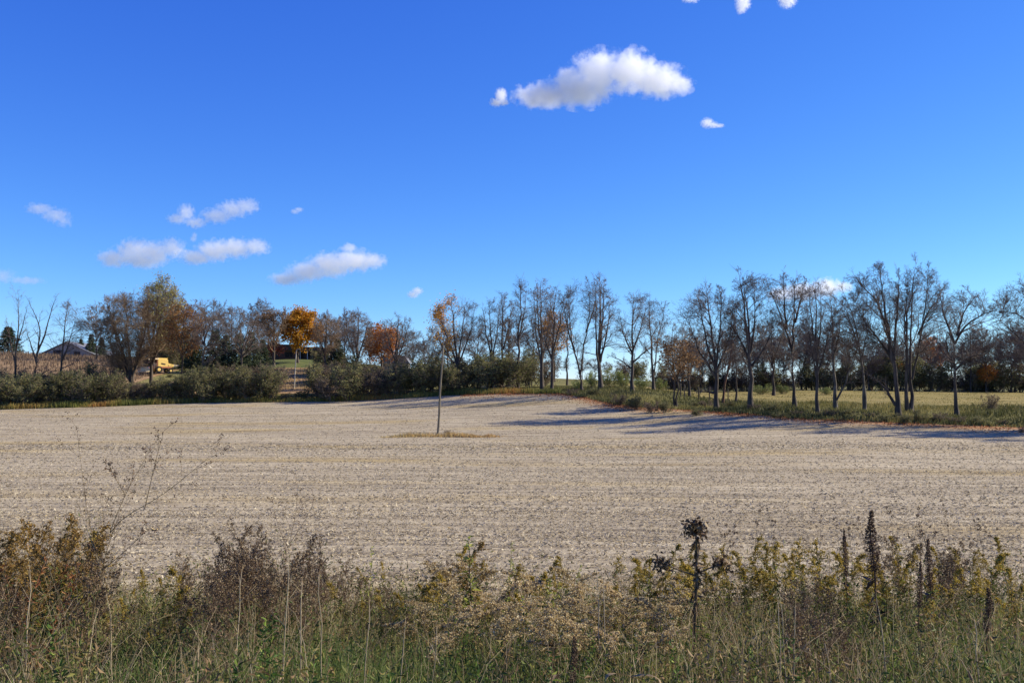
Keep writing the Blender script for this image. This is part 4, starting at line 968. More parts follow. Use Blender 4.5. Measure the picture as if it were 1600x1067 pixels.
hd = solid('header', 'creamsteel', cb, [('prism', [(-4.6, .15), (-3.3, .25), (-3.3, 1.15), (-3.5, 1.15), (-3.6, .45), (-4.6, .25)], -2.4, 2.4)])
for k in range(6):
    a = k * math.pi / 3
    solid('reel_bar', 'creamsteel', hd, [('cyl', (-4.2 + .5 * math.cos(a), -2.3, .9 + .5 * math.sin(a)), (-4.2 + .5 * math.cos(a), 2.3, .9 + .5 * math.sin(a)), .04, .04, 6)])
for x, y, rr, w in ((-1.1, -1.35, .78, .5), (-1.1, 1.35, .78, .5), (1.9, -1.1, .5, .35), (1.9, 1.1, .5, .35)):
    t_ = solid('wheel', 'blackrub', cb, [('cyl', (x, y - w / 2, rr), (x, y + w / 2, rr), rr, rr, 20)], .05)
    solid('rim', 'yellow', t_, [('cyl', (x, y - w / 2 - .02, rr), (x, y + w / 2 + .02, rr), rr * .5, rr * .5, 14)])
solid('straw_chute', 'creamsteel', cb, [('prism', [(2.6, 1.3), (4.2, 1.75), (4.2, 1.95), (2.6, 2.1)], -.8, .8)])
solid('ladder', 'steel', cb, [('box', (-1.7, -1.25, 1.5), (.05, .05, 1.8)), ('box', (-2.1, -1.25, 1.5), (.05, .05, 1.8))] + [('box', (-1.9, -1.25, .8 + .35 * i), (.4, .05, .04)) for i in range(5)])

# leaning pole in the field and the pale lamp pole by the hedge gap
Yp = 97.0
X = gx(684, Yp); Lp = 142 * Yp / FPX
dx = 8.5 * Yp / FPX
pl = place_root('utility_pole', 'tall bare leaning wooden pole standing alone in the stubble field', 'pole', 684, Yp, sink=.15)
g = Geo(); z = np.linspace(0, Lp, 9)
add_tubes(g, np.stack([dx * (z / Lp) + .03 * np.sin(z), -.1 * z / Lp, z], -1)[None], np.linspace(.12, .08, 9)[None], 12, tip=False)
link('shaft', g.mesh('shaft', [M['pole']]), pl)
solid('cap', 'pole', pl, [('cyl', (dx, -.1, Lp - .02), (dx, -.1, Lp + .06), .118, .03, 12)])
solid('bracket', 'steel', pl, [('box', (dx - .02, -.24, Lp - .5), (.10, .1, .24))])
solid('ground_wire', 'steel', pl, [('cyl', (-.01, -.185, 0), (dx * .97, -.24, Lp * .97), .012, .012, 6)])
Yl = 178.0
X = gx(460, Yl); Ll = 63 * Yl / FPX
lp = place_root('lamp_pole', 'slim pale pole with a bent tip in the hedge gap before the house', 'pole', 460, Yl, sink=.1)
g = Geo(); P = np.array([[0, 0, 0], [.08, 0, Ll * .3], [.2, 0, Ll * .6], [.3, 0, Ll * .9], [.42, 0, Ll * .985], [.62, 0, Ll]])
add_tubes(g, P[None], np.array([.12, .11, .1, .09, .07, .06])[None], 10, tip=False)
link('shaft', g.mesh('shaft', [M['polepale']]), lp)
solid('lamp_head', 'polepale', lp, [('box', (.8, 0, Ll - .02), (.45, .16, .1))], .02)

# ------------------------------------------------------------------ clouds
def cloud(label, Y, lobes, opt=7.0, rough=.68, wisp=.75, depth=.75, seed=0, nscale=3.3, name='cloud'):
    """lobes: (px, py, rx px, ry px). A closed domain with a scattering volume whose density follows the lobes and a noise"""
    rng = np.random.default_rng(seed + 100)
    s = Y / FPX
    c0 = at(np.mean([l[0] for l in lobes]), np.mean([l[1] for l in lobes]), Y)
    size = max(l[2] for l in lobes) * s
    ls = []
    for (px, py, rx, ry) in lobes:
        p = (at(px, py, Y) - c0) / size; rz = ry * s / size; rxn = rx * s / size
        ls.append((np.array([p[0], p[1] + rng.uniform(-.25, .25) * depth * rxn, p[2]]), np.array([rxn, max(rxn * depth, rz), rz])))
    bm = bmesh.new()
    for c, r in ls:
        res = bmesh.ops.create_icosphere(bm, subdivisions=3, radius=1.0)
        bmesh.ops.transform(bm, matrix=Matrix.Translation(c) @ Matrix.Diagonal((*(r * 1.3), 1)), verts=res['verts'])
    me0 = bpy.data.meshes.new('cloud_raw'); bm.to_mesh(me0); bm.free()
    o0 = bpy.data.objects.new('cloud_raw', me0); COL.objects.link(o0)
    md = o0.modifiers.new('remesh', 'REMESH'); md.mode = 'VOXEL'; md.voxel_size = .14
    dg = bpy.context.evaluated_depsgraph_get()
    me = bpy.data.meshes.new_from_object(o0.evaluated_get(dg)); me.name = 'cloud'
    bpy.data.objects.remove(o0); bpy.data.meshes.remove(me0)
    m, nt, N, L = new_mat('cloud_volume')
    tc = N.new('ShaderNodeTexCoord')
    nz = N.new('ShaderNodeTexNoise'); nz.inputs['Scale'].default_value = nscale; nz.inputs['Detail'].default_value = 9; nz.inputs['Roughness'].default_value = rough
    of = N.new('ShaderNodeVectorMath'); of.operation = 'ADD'; of.inputs[1].default_value = (seed * 3.1, seed * 1.7, 0)
    L.new(tc.outputs['Object'], of.inputs[0]); L.new(of.outputs[0], nz.inputs['Vector'])
    prev = None
    for c, r in ls:
        a = N.new('ShaderNodeVectorMath'); a.operation = 'SUBTRACT'; a.inputs[1].default_value = c; L.new(tc.outputs['Object'], a.inputs[0])
        b = N.new('ShaderNodeVectorMath'); b.operation = 'DIVIDE'; b.inputs[1].default_value = r; L.new(a.outputs[0], b.inputs[0])
        d = N.new('ShaderNodeVectorMath'); d.operation = 'LENGTH'; L.new(b.outputs[0], d.inputs[0])
        if prev is None: prev = d.outputs['Value']
        else:
            q = N.new('ShaderNodeMath'); q.operation = 'SMOOTH_MIN'; q.inputs[2].default_value = .25
            L.new(prev, q.inputs[0]); L.new(d.outputs['Value'], q.inputs[1]); prev = q.outputs[0]
    # density = clamp((1 - dist + wisp*(noise-.5)*2 - .15) * k)
    a = N.new('ShaderNodeMath'); a.operation = 'MULTIPLY_ADD'; a.inputs[1].default_value = wisp * 4.4; a.inputs[2].default_value = 1 - wisp * 2.2 + .04; L.new(nz.outputs[0], a.inputs[0])
    b = N.new('ShaderNodeMath'); b.operation = 'SUBTRACT'; L.new(a.outputs[0], b.inputs[0]); L.new(prev, b.inputs[1])
    c_ = N.new('ShaderNodeMath'); c_.operation = 'MULTIPLY'; c_.use_clamp = True; c_.inputs[1].default_value = 1.8; L.new(b.outputs[0], c_.inputs[0])
    d_ = N.new('ShaderNodeMath'); d_.operation = 'MULTIPLY'; d_.inputs[1].default_value = opt * .55 / size; L.new(c_.outputs[0], d_.inputs[0])
    v = N.new('ShaderNodeVolumePrincipled'); v.inputs['Color'].default_value = (.99, .99, .99, 1); v.inputs['Anisotropy'].default_value = .4
    L.new(d_.outputs[0], v.inputs['Density'])
    o_ = N.new('ShaderNodeOutputMaterial'); L.new(v.outputs[0], o_.inputs['Volume'])
    me.materials.clear(); me.materials.append(m)
    o = link(name, me, loc=tuple(c0), label=label, cat='cloud')
    o.scale = (size, size, size)
    return o

cloud('large white cumulus cloud with a grey underside, high in the middle of the sky', 2300,
      [(852, 148, 50, 18), (905, 142, 52, 26), (935, 112, 40, 34), (985, 112, 42, 34), (1028, 128, 44, 26), (1065, 133, 22, 15), (890, 118, 22, 18)], 5.6, seed=1, wisp=.62)
cloud('small cloud tuft just left of the large cumulus', 2300, [(783, 150, 9, 11), (776, 160, 11, 7), (787, 160, 8, 6)], 3.2, seed=2, wisp=.8)
cloud('tiny white cloud below and right of the large cumulus', 2300, [(1105, 193, 10, 8), (1114, 196, 9, 5), (1124, 197, 8, 3)], 2.2, seed=3, wisp=.8)
cloud('small cloud scrap at the top edge, first of three', 1900, [(1080, -4, 16, 8)], 2.5, seed=4, wisp=.6)
cloud('small cloud scrap at the top edge, middle of three', 1900, [(1161, 4, 12, 14), (1158, 14, 8, 8)], 2.2, seed=5, wisp=.65)
cloud('small cloud scrap at the top edge, last of three', 1900, [(1231, -2, 14, 14)], 2.8, seed=6, wisp=.65)
cloud('low white cloud bank above the tall pale-topped tree', 4200, [(178, 404, 26, 14), (212, 394, 30, 20), (240, 396, 28, 20), (268, 388, 22, 16), (225, 408, 30, 12)], 2.8, seed=7, wisp=.7)
cloud('long low white cloud joining the bank on its right', 4200, [(305, 402, 26, 12), (335, 392, 30, 17), (368, 388, 28, 16), (400, 386, 22, 13)], 2.8, seed=8, wisp=.7)
cloud('slanting white cloud with a grey trailing end, left of centre', 4200, [(448, 436, 28, 10), (480, 424, 32, 16), (515, 414, 36, 20), (552, 408, 36, 18), (580, 408, 24, 13), (545, 388, 14, 8)], 3.4, seed=9, wisp=.65)
cloud('thin curled wisp of cloud above the low cloud bank', 4200, [(276, 342, 16, 8), (291, 332, 13, 13), (305, 348, 16, 9)], 1.6, seed=10, wisp=.75)
cloud('thin feathery cloud right of the curled wisp', 4200, [(340, 338, 24, 12), (364, 328, 24, 14), (385, 322, 20, 12)], 1.8, seed=11, wisp=.75)
cloud('faint pinkish wisp of cloud high at the left', 4200, [(64, 327, 22, 9), (86, 336, 22, 12), (100, 346, 12, 10)], 1.1, seed=12, wisp=.75)
cloud('tiny faint cloud dot right of the feathery cloud', 4200, [(461, 331, 7, 4), (467, 328, 7, 4)], 1.0, seed=13, wisp=.8)
cloud('tiny bright cloud above the orange tree', 4200, [(645, 460, 9, 6), (652, 455, 9, 6)], 2.0, seed=14, wisp=.8)
cloud('white cloud seen through the bare crowns of the right-hand row', 4200, [(1225, 460, 26, 12), (1258, 456, 30, 14), (1292, 450, 26, 15), (1318, 448, 16, 9)], 4.0, seed=15, wisp=.6)
cloud('faint low cloud at the left edge of the sky', 4200, [(4, 432, 22, 12), (40, 438, 28, 6)], .9, seed=16, wisp=.7)
cloud('tiny faint cloud fleck between the two white cloud banks', 4200, [(302, 373, 5, 5), (304, 368, 4, 5)], .7, seed=17, wisp=.9)

# ------------------------------------------------------------------ grass and crop litter (uncountable)
def blades(g, X, Y, H, W, rng, lean=.35, z0=-.02, rnd=None, wind=(0, 0)):
    n = len(X)
    H = np.broadcast_to(H, (n,)); W = np.broadcast_to(W, (n,))
    z = hgt(X, Y) + z0
    B = np.stack([X, Y, z], -1)
    a = rng.uniform(0, 6.283, n); le = np.abs(rng.normal(0, lean, n))
    d = np.stack([np.cos(a) * le + wind[0], np.sin(a) * le + wind[1], np.zeros(n)], -1)
    b = rng.uniform(0, 6.283, n); w = np.stack([np.cos(b), np.sin(b), np.zeros(n)], -1) * W[:, None]
    up = np.array([0, 0, 1.0])
    mid = B + up * (H * .55)[:, None] + d * (H * .35)[:, None]
    tip = B + up * (H * (1 - .25 * le))[:, None] + d * H[:, None]
    V = np.stack([B - w, B + w, mid - w * .7, mid + w * .7, tip], 1).reshape(-1, 3)
    i = np.arange(n)[:, None] * 5
    rv = np.repeat(rng.uniform(0, 1, n) if rnd is None else rnd, 5)
    n0 = g.n
    g.add(V, (i + np.array([[0, 1, 3, 2]])), rv)
    g.f.append(((i + np.array([[2, 3, 4]])) + n0, 0))

def vnoise(X, Y, s, seed=0):
    """cheap smooth value noise, 0..1"""
    rng = np.random.default_rng(seed); T_ = rng.uniform(0, 1, (64, 64))
    x = X / s + 1000; y = Y / s + 1000
    xi, yi = np.floor(x).astype(int), np.floor(y).astype(int); fx, fy = x - xi, y - yi
    fx = fx * fx * (3 - 2 * fx); fy = fy * fy * (3 - 2 * fy)
    q = lambda a, b: T_[a % 64, b % 64]
    return (q(xi, yi) * (1 - fx) + q(xi + 1, yi) * fx) * (1 - fy) + (q(xi, yi + 1) * (1 - fx) + q(xi + 1, yi + 1) * fx) * fy

rg = np.random.default_rng(23)
# fringe below the hedge
n = 15000
X = gx(rg.uniform(-60, 872, n), 155.0); e = far_edge(X); Y = e + rg.uniform(-.4, 4.5, n) ** 1.0
g = Geo(); cl = vnoise(X, Y, 2.5, 1)
blades(g, X, Y, (.35 + .85 * cl) * rg.uniform(.6, 1.2, n), .045, rg, .3, rnd=np.clip(vnoise(X, Y * .2, 5, 2) * 1.1 - .05 + rg.normal(0, .15, n), 0, 1))
link('fringe_grass', g.mesh('fringe_grass', [M['vergeblade']]), label='strip of yellow-green and rusty weeds along the foot of the hedge', cat='grass', kind='stuff')
# bank under the right-hand row
n = 36000
X = rg.uniform(5, 68, n); e = far_edge(X); m0_ = np.interp(X, [5, 12, 22, 30, 50, 90], [158, 156, 152, 133, 114, 106])
Y = e + rg.uniform(0, 1, n) ** 1.2 * (m0_ + 4 - e)
g = Geo(); cl = vnoise(X, Y, 2.2, 3)
blades(g, X, Y, (.12 + .5 * cl) * rg.uniform(.6, 1.25, n), .04, rg, .35, rnd=np.clip(vnoise(X, Y, 6, 4) * .9 + rg.normal(0, .15, n), 0, 1))
link('bank_grass', g.mesh('bank_grass', [M['bankblade']]), label='long green grass on the bank under the right-hand row of trees', cat='grass', kind='stuff')
# meadow tussocks
n = 14000
Y = rg.uniform(105, 196, n); X = rg.uniform(.18, .62, n) * Y
k = Y > np.interp(X, [22, 30, 50, 90, 190], [150, 131, 112, 104, 100]); X, Y = X[k], Y[k]; n = len(X)
g = Geo(); blades(g, X, Y, (.06 + .26 * vnoise(X, Y, 3, 5) ** 2) * rg.uniform(.6, 1.3, n), .05, rg, .8, rnd=np.clip(.15 + .7 * vnoise(X, Y, 9, 6) + rg.normal(0, .1, n), 0, 1))
link('meadow_grass', g.mesh('meadow_grass', [M['meadowblade']]), label='thin tufts of yellowing grass across the meadow', cat='grass', kind='stuff')
# grass island round the pole
n = 3200
pxs = np.where(rg.uniform(0, 1, n) < .5, rg.normal(650, 30, n), rg.normal(735, 26, n)); X = gx(pxs, 95.5); Y = 95.6 + rg.normal(0, .35, n) * (1 + .8 * vnoise(X, X * 0, 1.5, 20)) + .5 * np.sin(X * .6)
edge = np.clip(1.25 - ((pxs - 690) / 105) ** 2, .15, 1)
g = Geo(); blades(g, X, Y, rg.uniform(.12, .6, n) * (.3 + .9 * vnoise(X, Y, 1.0, 7)) * edge, .03, rg, .3, rnd=np.clip((X + 13) / 26 + .45 + rg.normal(0, .2, n), 0, 1))
link('straw_grass', g.mesh('straw_grass', [M['strawblade']]), label='low island of straw-yellow grass round the foot of the field pole', cat='grass', kind='stuff')
put_shrub(702, 96.2, 13, SHR[2], 'grey twiggy weed clump just right of the field pole foot', None, 'weed_clump', 1.35, sink=.05)
# dry corn below the lawn and brown crop on the hill
n = 5000
X = rg.uniform(-62, -36, n); Y = np.round(rg.uniform(176, 209, n) / .8) * .8
g = Geo(); blades(g, X, Y, rg.uniform(.25, .6, n), .05, rg, .3)
link('corn_stubble', g.mesh('corn_stubble', [M['strawblade']]), label='rows of dry corn stubble on the slope below the lawn', cat='stubble', kind='stuff')
n = 12000
X = rg.uniform(-140, -73, n); Y = rg.uniform(188, 250, n)
g = Geo(); blades(g, X, Y, rg.uniform(.5, 1.1, n), .06, rg, .25, rnd=rg.uniform(.3, 1, n))
link('dry_crop', g.mesh('dry_crop', [M['dullcrop']]), label='brown standing crop on the slope in front of the barn', cat='crop', kind='stuff')
# fallen leaves along the trees
n = 14000
X = rg.uniform(-8, 66, n); e = far_edge(X)
Y = e - np.abs(rg.normal(0, 1, n)) * np.interp(X, [-8, 5, 15, 40, 66], [2, 4.5, 3, 2.2, 2.2]) + .8
k = rg.uniform(0, 1, n) < .12 + 1.5 * vnoise(X, Y, 3.5, 30) ** 2; X, Y = X[k], Y[k]; n = len(X)
C = np.stack([X, Y, hgt(X, Y) + .03], -1); g = Geo()
leaves(g, C, rg.uniform(.1, .24, n), .06, rg, bend=.4)
link('fallen_leaves', g.mesh('fallen_leaves', [M['litter']]), label='drift of orange-brown fallen leaves along the field edge below the trees', cat='leaves', kind='stuff')
# crop residue on the near field
g = Geo()
n1, n2, n3, n4 = 92000, 64000, 40000, 62000
Y = np.concatenate([rg.uniform(10.3, 24, n1), rg.uniform(22, 46, n2), rg.uniform(42, 84, n3), 62 + 92 * rg.uniform(0, 1, n4) ** .8])
X = (rg.uniform(-.56, .56, len(Y))) * Y
row = np.sin((Y + X * .05 + .6 * np.sin(X * .05)) * 2 * math.pi / .76)
k = (rg.uniform(-1.6, 1, len(Y)) < row) & ((rg.uniform(0, 1, len(Y)) < .4) | (np.abs(((Y + X * .06 + 1.5 * np.sin(X * .04) + .25 * vnoise(X, Y, 3, 22)) / 4.6) % 1 - .5) > .04)) & (rg.uniform(0, 1, len(Y)) < .35 + 1.0 * vnoise(X * .12, Y * 1.5 + X * .075, 1.0, 21)) & (Y < far_edge(X) - 1); X, Y = X[k], Y[k]; n = len(X)
C = np.stack([X, Y, hgt(X, Y) + rg.uniform(.0, .035, n)], -1)
ax = np.stack([rg.normal(size=n), rg.normal(size=n), rg.normal(0, .22, n)], -1)
sz = np.where(Y < 24, rg.uniform(.025, .10, n), np.where(Y < 46, rg.uniform(.05, .13, n), np.where(Y < 70, rg.uniform(.1, .2, n), rg.uniform(.14, .3, n))))
leaves(g, C, sz, np.where(Y < 24, .007, np.where(Y < 46, .011, np.where(Y < 70, .015, .02))) * rg.uniform(.6, 1.6, n), rg, axis=nrm(ax) * 30, bend=.5)
n = 9000
Yr = np.round(rg.uniform(10.6, 34, n) / .76) * .76; X = rg.uniform(-.56, .56, n) * Yr; Y = Yr - X * .05 - .6 * np.sin(X * .05) + rg.normal(0, .03, n)
blades(g, X, Y, rg.uniform(.04, .13, n), .006, rg, .5, rnd=rg.uniform(.2, .9, n))
link('crop_residue', g.mesh('crop_residue', [M['residue']]), label='pale chopped crop residue strewn over the near half of the field', cat='residue', kind='stuff')

# ------------------------------------------------------------------ the weed belt in front
LINE = np.array([(-60, 800), (0, 800), (60, 800), (90, 775), (155, 765), (165, 860), (230, 900), (280, 860), (330, 838), (430, 812), (500, 830), (540, 865), (620, 880), (680, 872), (720, 845), (760, 862), (860, 862), (940, 880), (1000, 862), (1060, 850), (1130, 850), (1220, 835), (1330, 850), (1400, 838), (1480, 850), (1560, 845), (1660, 850)], float)
def cap(X, Y):
    """height of the weed tops above the ground"""
    px = X / Y * FPX + CX
    py = np.interp(px, LINE[:, 0], LINE[:, 1]) + (9.5 - Y) * 27
    return np.maximum(EYE - (py - HORIZON) / FPX * Y - hgt(X, Y), .08)

# green grass at the front
n = 62000
Y = 3.6 + rg.uniform(0, 1, n) ** 1.5 * 6.6; X = rg.uniform(-.6, .6, n) * (Y + .4)
g = Geo(); cl = vnoise(X, Y, .8, 8)
k = rg.uniform(0, 1, n) < .35 + .8 * cl; X, Y, cl = X[k], Y[k], cl[k]; n = len(X)
blades(g, X, Y, np.minimum(rg.uniform(.14, .42, n) * (.6 + .7 * cl), cap(X, Y)), rg.uniform(.0018, .0042, n), rg, .5, rnd=np.clip(.15 + .5 * vnoise(X, Y, 1.1, 9) + rg.normal(0, .2, n) + (Y - 5) * .05, 0, 1))
link('green_grass', g.mesh('green_grass', [M['grassblade']]), label='tangled green and yellowing grass along the bottom of the photo', cat='grass', kind='stuff')
# dry stems
n = 14000
Y = 4.4 + 6.1 * rg.uniform(0, 1, n) ** .8; X = rg.uniform(-.6, .6, n) * Y
cl = vnoise(X, Y, .55, 10); k = rg.uniform(0, 1, n) < .12 + 1.1 * cl ** 1.5; X, Y, cl = X[k], Y[k], cl[k]; n = len(X)
H = cap(X, Y) * rg.uniform(.35, 1.02, n)
a = rg.uniform(0, 6.283, n); le = np.abs(rg.normal(0, .34, n)); d = np.stack([np.cos(a) * le, np.sin(a) * le, np.ones(n)], -1)
B = np.stack([X, Y, hgt(X, Y) - .02], -1)
bn = rg.normal(0, 1, (n, 3)) * np.array([1, 1, -.15]) * (H * np.where(rg.uniform(0, 1, n) < .3, .45, .12))[:, None]
P = np.stack([B, B + d * (H * .5)[:, None] + rg.normal(0, .012, (n, 3)), B + d * (H * .82)[:, None] + bn * .4, B + d * H[:, None] * np.array([1, 1, .96]) + bn], 1)
rr = rg.uniform(.001, .0024, n)
g = Geo(); add_tubes(g, P, np.stack([rr, rr * .85, rr * .6, rr * .3], -1), 3, rnd=np.clip(rg.beta(2, 1.6, n), 0, 1))
link('dry_grass', g.mesh('dry_grass', [M['drystem']]), label='thicket of thin dry straw-coloured stems across the roadside weeds', cat='grass', kind='stuff')
# low leafy undergrowth
n = 66000
Y = rg.uniform(4.2, 10.5, n); X = rg.uniform(-.6, .6, n) * Y
cl = vnoise(X, Y, .7, 12); k = rg.uniform(0, 1, n) < .2 + cl; X, Y, cl = X[k], Y[k], cl[k]; n = len(X)
C = np.stack([X, Y, hgt(X, Y) + cap(X, Y) * rg.beta(1.2, 1.9, n) * .85], -1)
g = Geo(); leaves(g, C, rg.uniform(.018, .06, n), rg.uniform(.003, .008, n), rg, axis=np.array([0, 0, .3]), bend=.4, rnd=np.clip(vnoise(X, Y, 1.3, 13) * .9 + rg.normal(0, .2, n) , 0, 1))
link('undergrowth', g.mesh('undergrowth', [M['undergrowth']]), label='low mixed green and brown leaves among the weed stems', cat='undergrowth', kind='stuff')

M['w_stem'] = mat_leaf('weed_stem', [(0, '#5a4632'), (1, '#7d6a4a')], 0, objvar=.25)
M['w_dark'] = mat_leaf('weed_dark', [(0, '#47352a'), (.5, '#644d3c'), (1, '#836a52')], .1, objvar=.2)
M['w_pale'] = mat_leaf('weed_pale', [(0, '#a08a68'), (1, '#c9b795')], .1, objvar=.15)
M['w_tan'] = mat_leaf('plume_tan', [(0, '#8c7348'), (.5, '#c0a877'), (1, '#e2d2a6')], .35, objvar=.15)
M['w_yel'] = mat_leaf('plume_yellow', [(0, '#6e6028'), (.5, '#a38d3a'), (.85, '#c4a948'), (1, '#c8ab6c')], .35, objvar=.22)
M['w_rusty'] = mat_leaf('plume_rusty', [(0, '#5e4a28'), (.4, '#8a6c34'), (.75, '#a88a44'), (1, '#99704a')], .35, objvar=.25)
M['w_leaf'] = mat_leaf('weed_leaf', [(0, '#3f4a22'), (.4, '#66702f'), (.75, '#8d8a3e'), (1, '#8a6a3c')], .35, objvar=.2)
M['w_leafdry'] = mat_leaf('weed_leaf_dry', [(0, '#52402c'), (.5, '#7a6440'), (1, '#9a8450')], .3, objvar=.2)
M['w_green'] = mat_leaf('weed_leaf_green', [(0, '#33491f'), (.5, '#506a2c'), (.85, '#7a8a3c'), (1, '#9aa050')], .35, objvar=.2)
M['w_yg'] = mat_leaf('weed_leaf_yellowgreen', [(0, '#6f7a30'), (.5, '#98a044'), (1, '#b8b35c')], .4, objvar=.1)
M['w_red'] = mat_leaf('weed_red', [(0, '#6e4028'), (.5, '#8f5c38'), (1, '#a87f50')], .3, objvar=.15)
M['w_aster'] = mat_leaf('aster_brown', [(0, '#483729'), (.5, '#6e5942'), (.85, '#907a5c'), (1, '#ae9c7c')], .2, objvar=.2)

def at_t(P, t):
    K = len(P); f = np.clip(t, 0, .999) * (K - 1); i = f.astype(int); fr = (f - i)[:, None]
    return P[i] * (1 - fr) + P[i + 1] * fr

def stem_line(rng, lean=.12, nod=.0, k=8, H=1.0):
    t = np.linspace(0, 1, k); a = rng.uniform(0, 6.28)
    d = np.array([math.cos(a), math.sin(a), 0])
    P = np.zeros((k, 3)); P[:, 2] = t * H
    P += d * (lean * t ** 1.5 + nod * np.maximum(t - .7, 0) ** 2 * 6)[:, None] * H
    P[:, 2] -= nod * np.maximum(t - .75, 0) ** 2 * 3 * H
    return P + rng.normal(0, .006, (k, 3)) * t[:, None], d

def goldenrod(rng, plume='w_tan', leaf='w_leafdry', stem='w_stem', frac=.33, nb=18, blen=.17, nf=26, nl=44, nod=.25, fs=.013):
    P, d = stem_line(rng, .12, nod)
    gs = Geo(); add_tubes(gs, P[None], np.linspace(.0045, .0015, 8)[None], 5)
    t = rng.uniform(1 - frac, .99, nb); B = at_t(P, t)
    a = rng.uniform(0, 6.28, nb); o = np.stack([np.cos(a), np.sin(a), np.zeros(nb)], -1) + d * .5
    L = blen * (1.15 - (t - (1 - frac)) / frac) * rng.uniform(.6, 1.2, nb)
    Q = np.stack([B, B + o * (L * .5)[:, None] + np.array([0, 0, 1]) * (L * .55)[:, None], B + o * L[:, None] + np.array([0, 0, 1]) * (L * .45)[:, None]], 1)
    add_tubes(gs, Q, np.array([.0016, .0012, .0006])[None] * np.ones((nb, 1)), 3)
    u = rng.uniform(.1, 1, (nb, nf)); f = u * 2; i0 = np.minimum(f.astype(int), 1); fr = (f - i0)[..., None]; ar = np.arange(nb)[:, None]
    C = (Q[ar, i0] * (1 - fr) + Q[ar, i0 + 1] * fr).reshape(-1, 3)
    C = np.concatenate([C, at_t(P, rng.uniform(1 - frac * .5, 1, nf * 3))]) + rng.normal(0, .006, (nb * nf + nf * 3, 3))
    gp = Geo(); leaves(gp, C, fs * rng.uniform(.6, 1.5, len(C)), fs * .42, rng, axis=np.array([0, 0, .5]))
    tl = rng.uniform(.08, 1 - frac * .7, nl); a = rng.uniform(0, 6.28, nl)
    al = np.stack([np.cos(a), np.sin(a), rng.uniform(-.8, .7, nl)], -1)
    gl = Geo(); leaves(gl, at_t(P, tl), rng.uniform(.04, .10, nl), rng.uniform(.004, .009, nl), rng, axis=al * 2.0, bend=.6)
    return [('stem', gs.mesh('stem', [M[stem]])), ('plume', gp.mesh('plume', [M[plume]])), ('leaves', gl.mesh('leaves', [M[leaf]]))]

def aster(rng, mat='w_aster', n1=11, n2=6, heads=1, spread=.36, leafn=60, stem='w_dark', hs=.012):
    P, d = stem_line(rng, .1, 0)
    R0 = np.linspace(.005, .0018, 8)
    gs = Geo(); add_tubes(gs, P[None], R0[None], 5)
    P1, R1 = grow(P[None], R0[None], rng, n1, .3, 1, .6, .15, spread, 5, .12, .08, .6, .4, .5, .0014); add_tubes(gs, P1, R1, 3)
    P2, R2 = grow(P1, R1, rng, n2, .25, 1, .6, .2, .42, 3, .12, .06, .7, .5, .4, .0009); add_tubes(gs, P2, R2, 3)
    P3, R3 = grow(P2, R2, rng, 4, .3, 1, .6, .2, .45, 2, .12, .05, .7, .5, .4, .0007); add_tubes(gs, P3, R3, 3)
    gh = Geo()
    C = np.concatenate([P3[:, -1], P2[:, -1], P1[:, -1]])
    C = np.repeat(C, 3, 0) + rng.normal(0, .004, (len(C) * 3, 3))
    leaves(gh, C, hs * rng.uniform(.6, 1.4, len(C)), hs * .45, rng, axis=np.array([0, 0, .6]), bend=.6)
    k = rng.integers(0, len(P2), leafn * 4); C = P2[k, 1]
    leaves(gh, C, rng.uniform(.02, .045, len(C)), rng.uniform(.002, .005, len(C)), rng, axis=np.array([0, 0, -.5]), bend=.6)
    return [('stem', gs.mesh('stem', [M[stem]])), ('seed_heads', gh.mesh('seed_heads', [M[mat]]))]

def spike(rng, mat='w_dark', frac=.42, rad=.026, n=900, stem='w_dark', taper=True, leaf=24):
    P, d = stem_line(rng, .04, 0)
    gs = Geo(); add_tubes(gs, P[None], np.linspace(.007, .003, 8)[None], 6)
    t = 1 - frac * rng.uniform(0, 1, n) ** .9; B = at_t(P, t); a = rng.uniform(0, 6.28, n)
    r_ = rad * (np.clip((1 - t) / frac * 2.2, .18, 1) if taper else 1) * rng.uniform(.2, 1.1, n)
    o = np.stack([np.cos(a), np.sin(a), np.full(n, .6)], -1)
    gh = Geo(); leaves(gh, B + o * r_[:, None], rng.uniform(.008, .018, n), .005, rng, axis=o * .8)
    tl = rng.uniform(.05, 1 - frac, leaf); a = rng.uniform(0, 6.28, leaf)
    leaves(gh, at_t(P, tl), rng.uniform(.04, .09, leaf), .006, rng, axis=np.stack([np.cos(a), np.sin(a), np.full(leaf, -.6)], -1) * 1.5, bend=.8)
    return [('stem', gs.mesh('stem', [M[stem]])), ('seed_spike', gh.mesh('seed_spike', [M[mat]]))]

def leafy(rng, leaf='w_green', n=46, L=(.07, .15), W=.012, H0=.05, stem='w_stem', lean=.15):
    P, d = stem_line(rng, lean, 0)
    gs = Geo(); add_tubes(gs, P[None], np.linspace(.005, .002, 8)[None], 5)
    t = rng.uniform(H0, 1, n); a = rng.uniform(0, 6.28, n)
    gl = Geo(); leaves(gl, at_t(P, t), rng.uniform(L[0], L[1], n) * (1.2 - .6 * t), W * rng.uniform(.7, 1.3, n), rng, axis=np.stack([np.cos(a), np.sin(a), rng.uniform(.2, 1.0, n)], -1) * 1.8, bend=.5)
    return [('stem', gs.mesh('stem', [M[stem]])), ('leaves', gl.mesh('leaves', [M[leaf]]))]

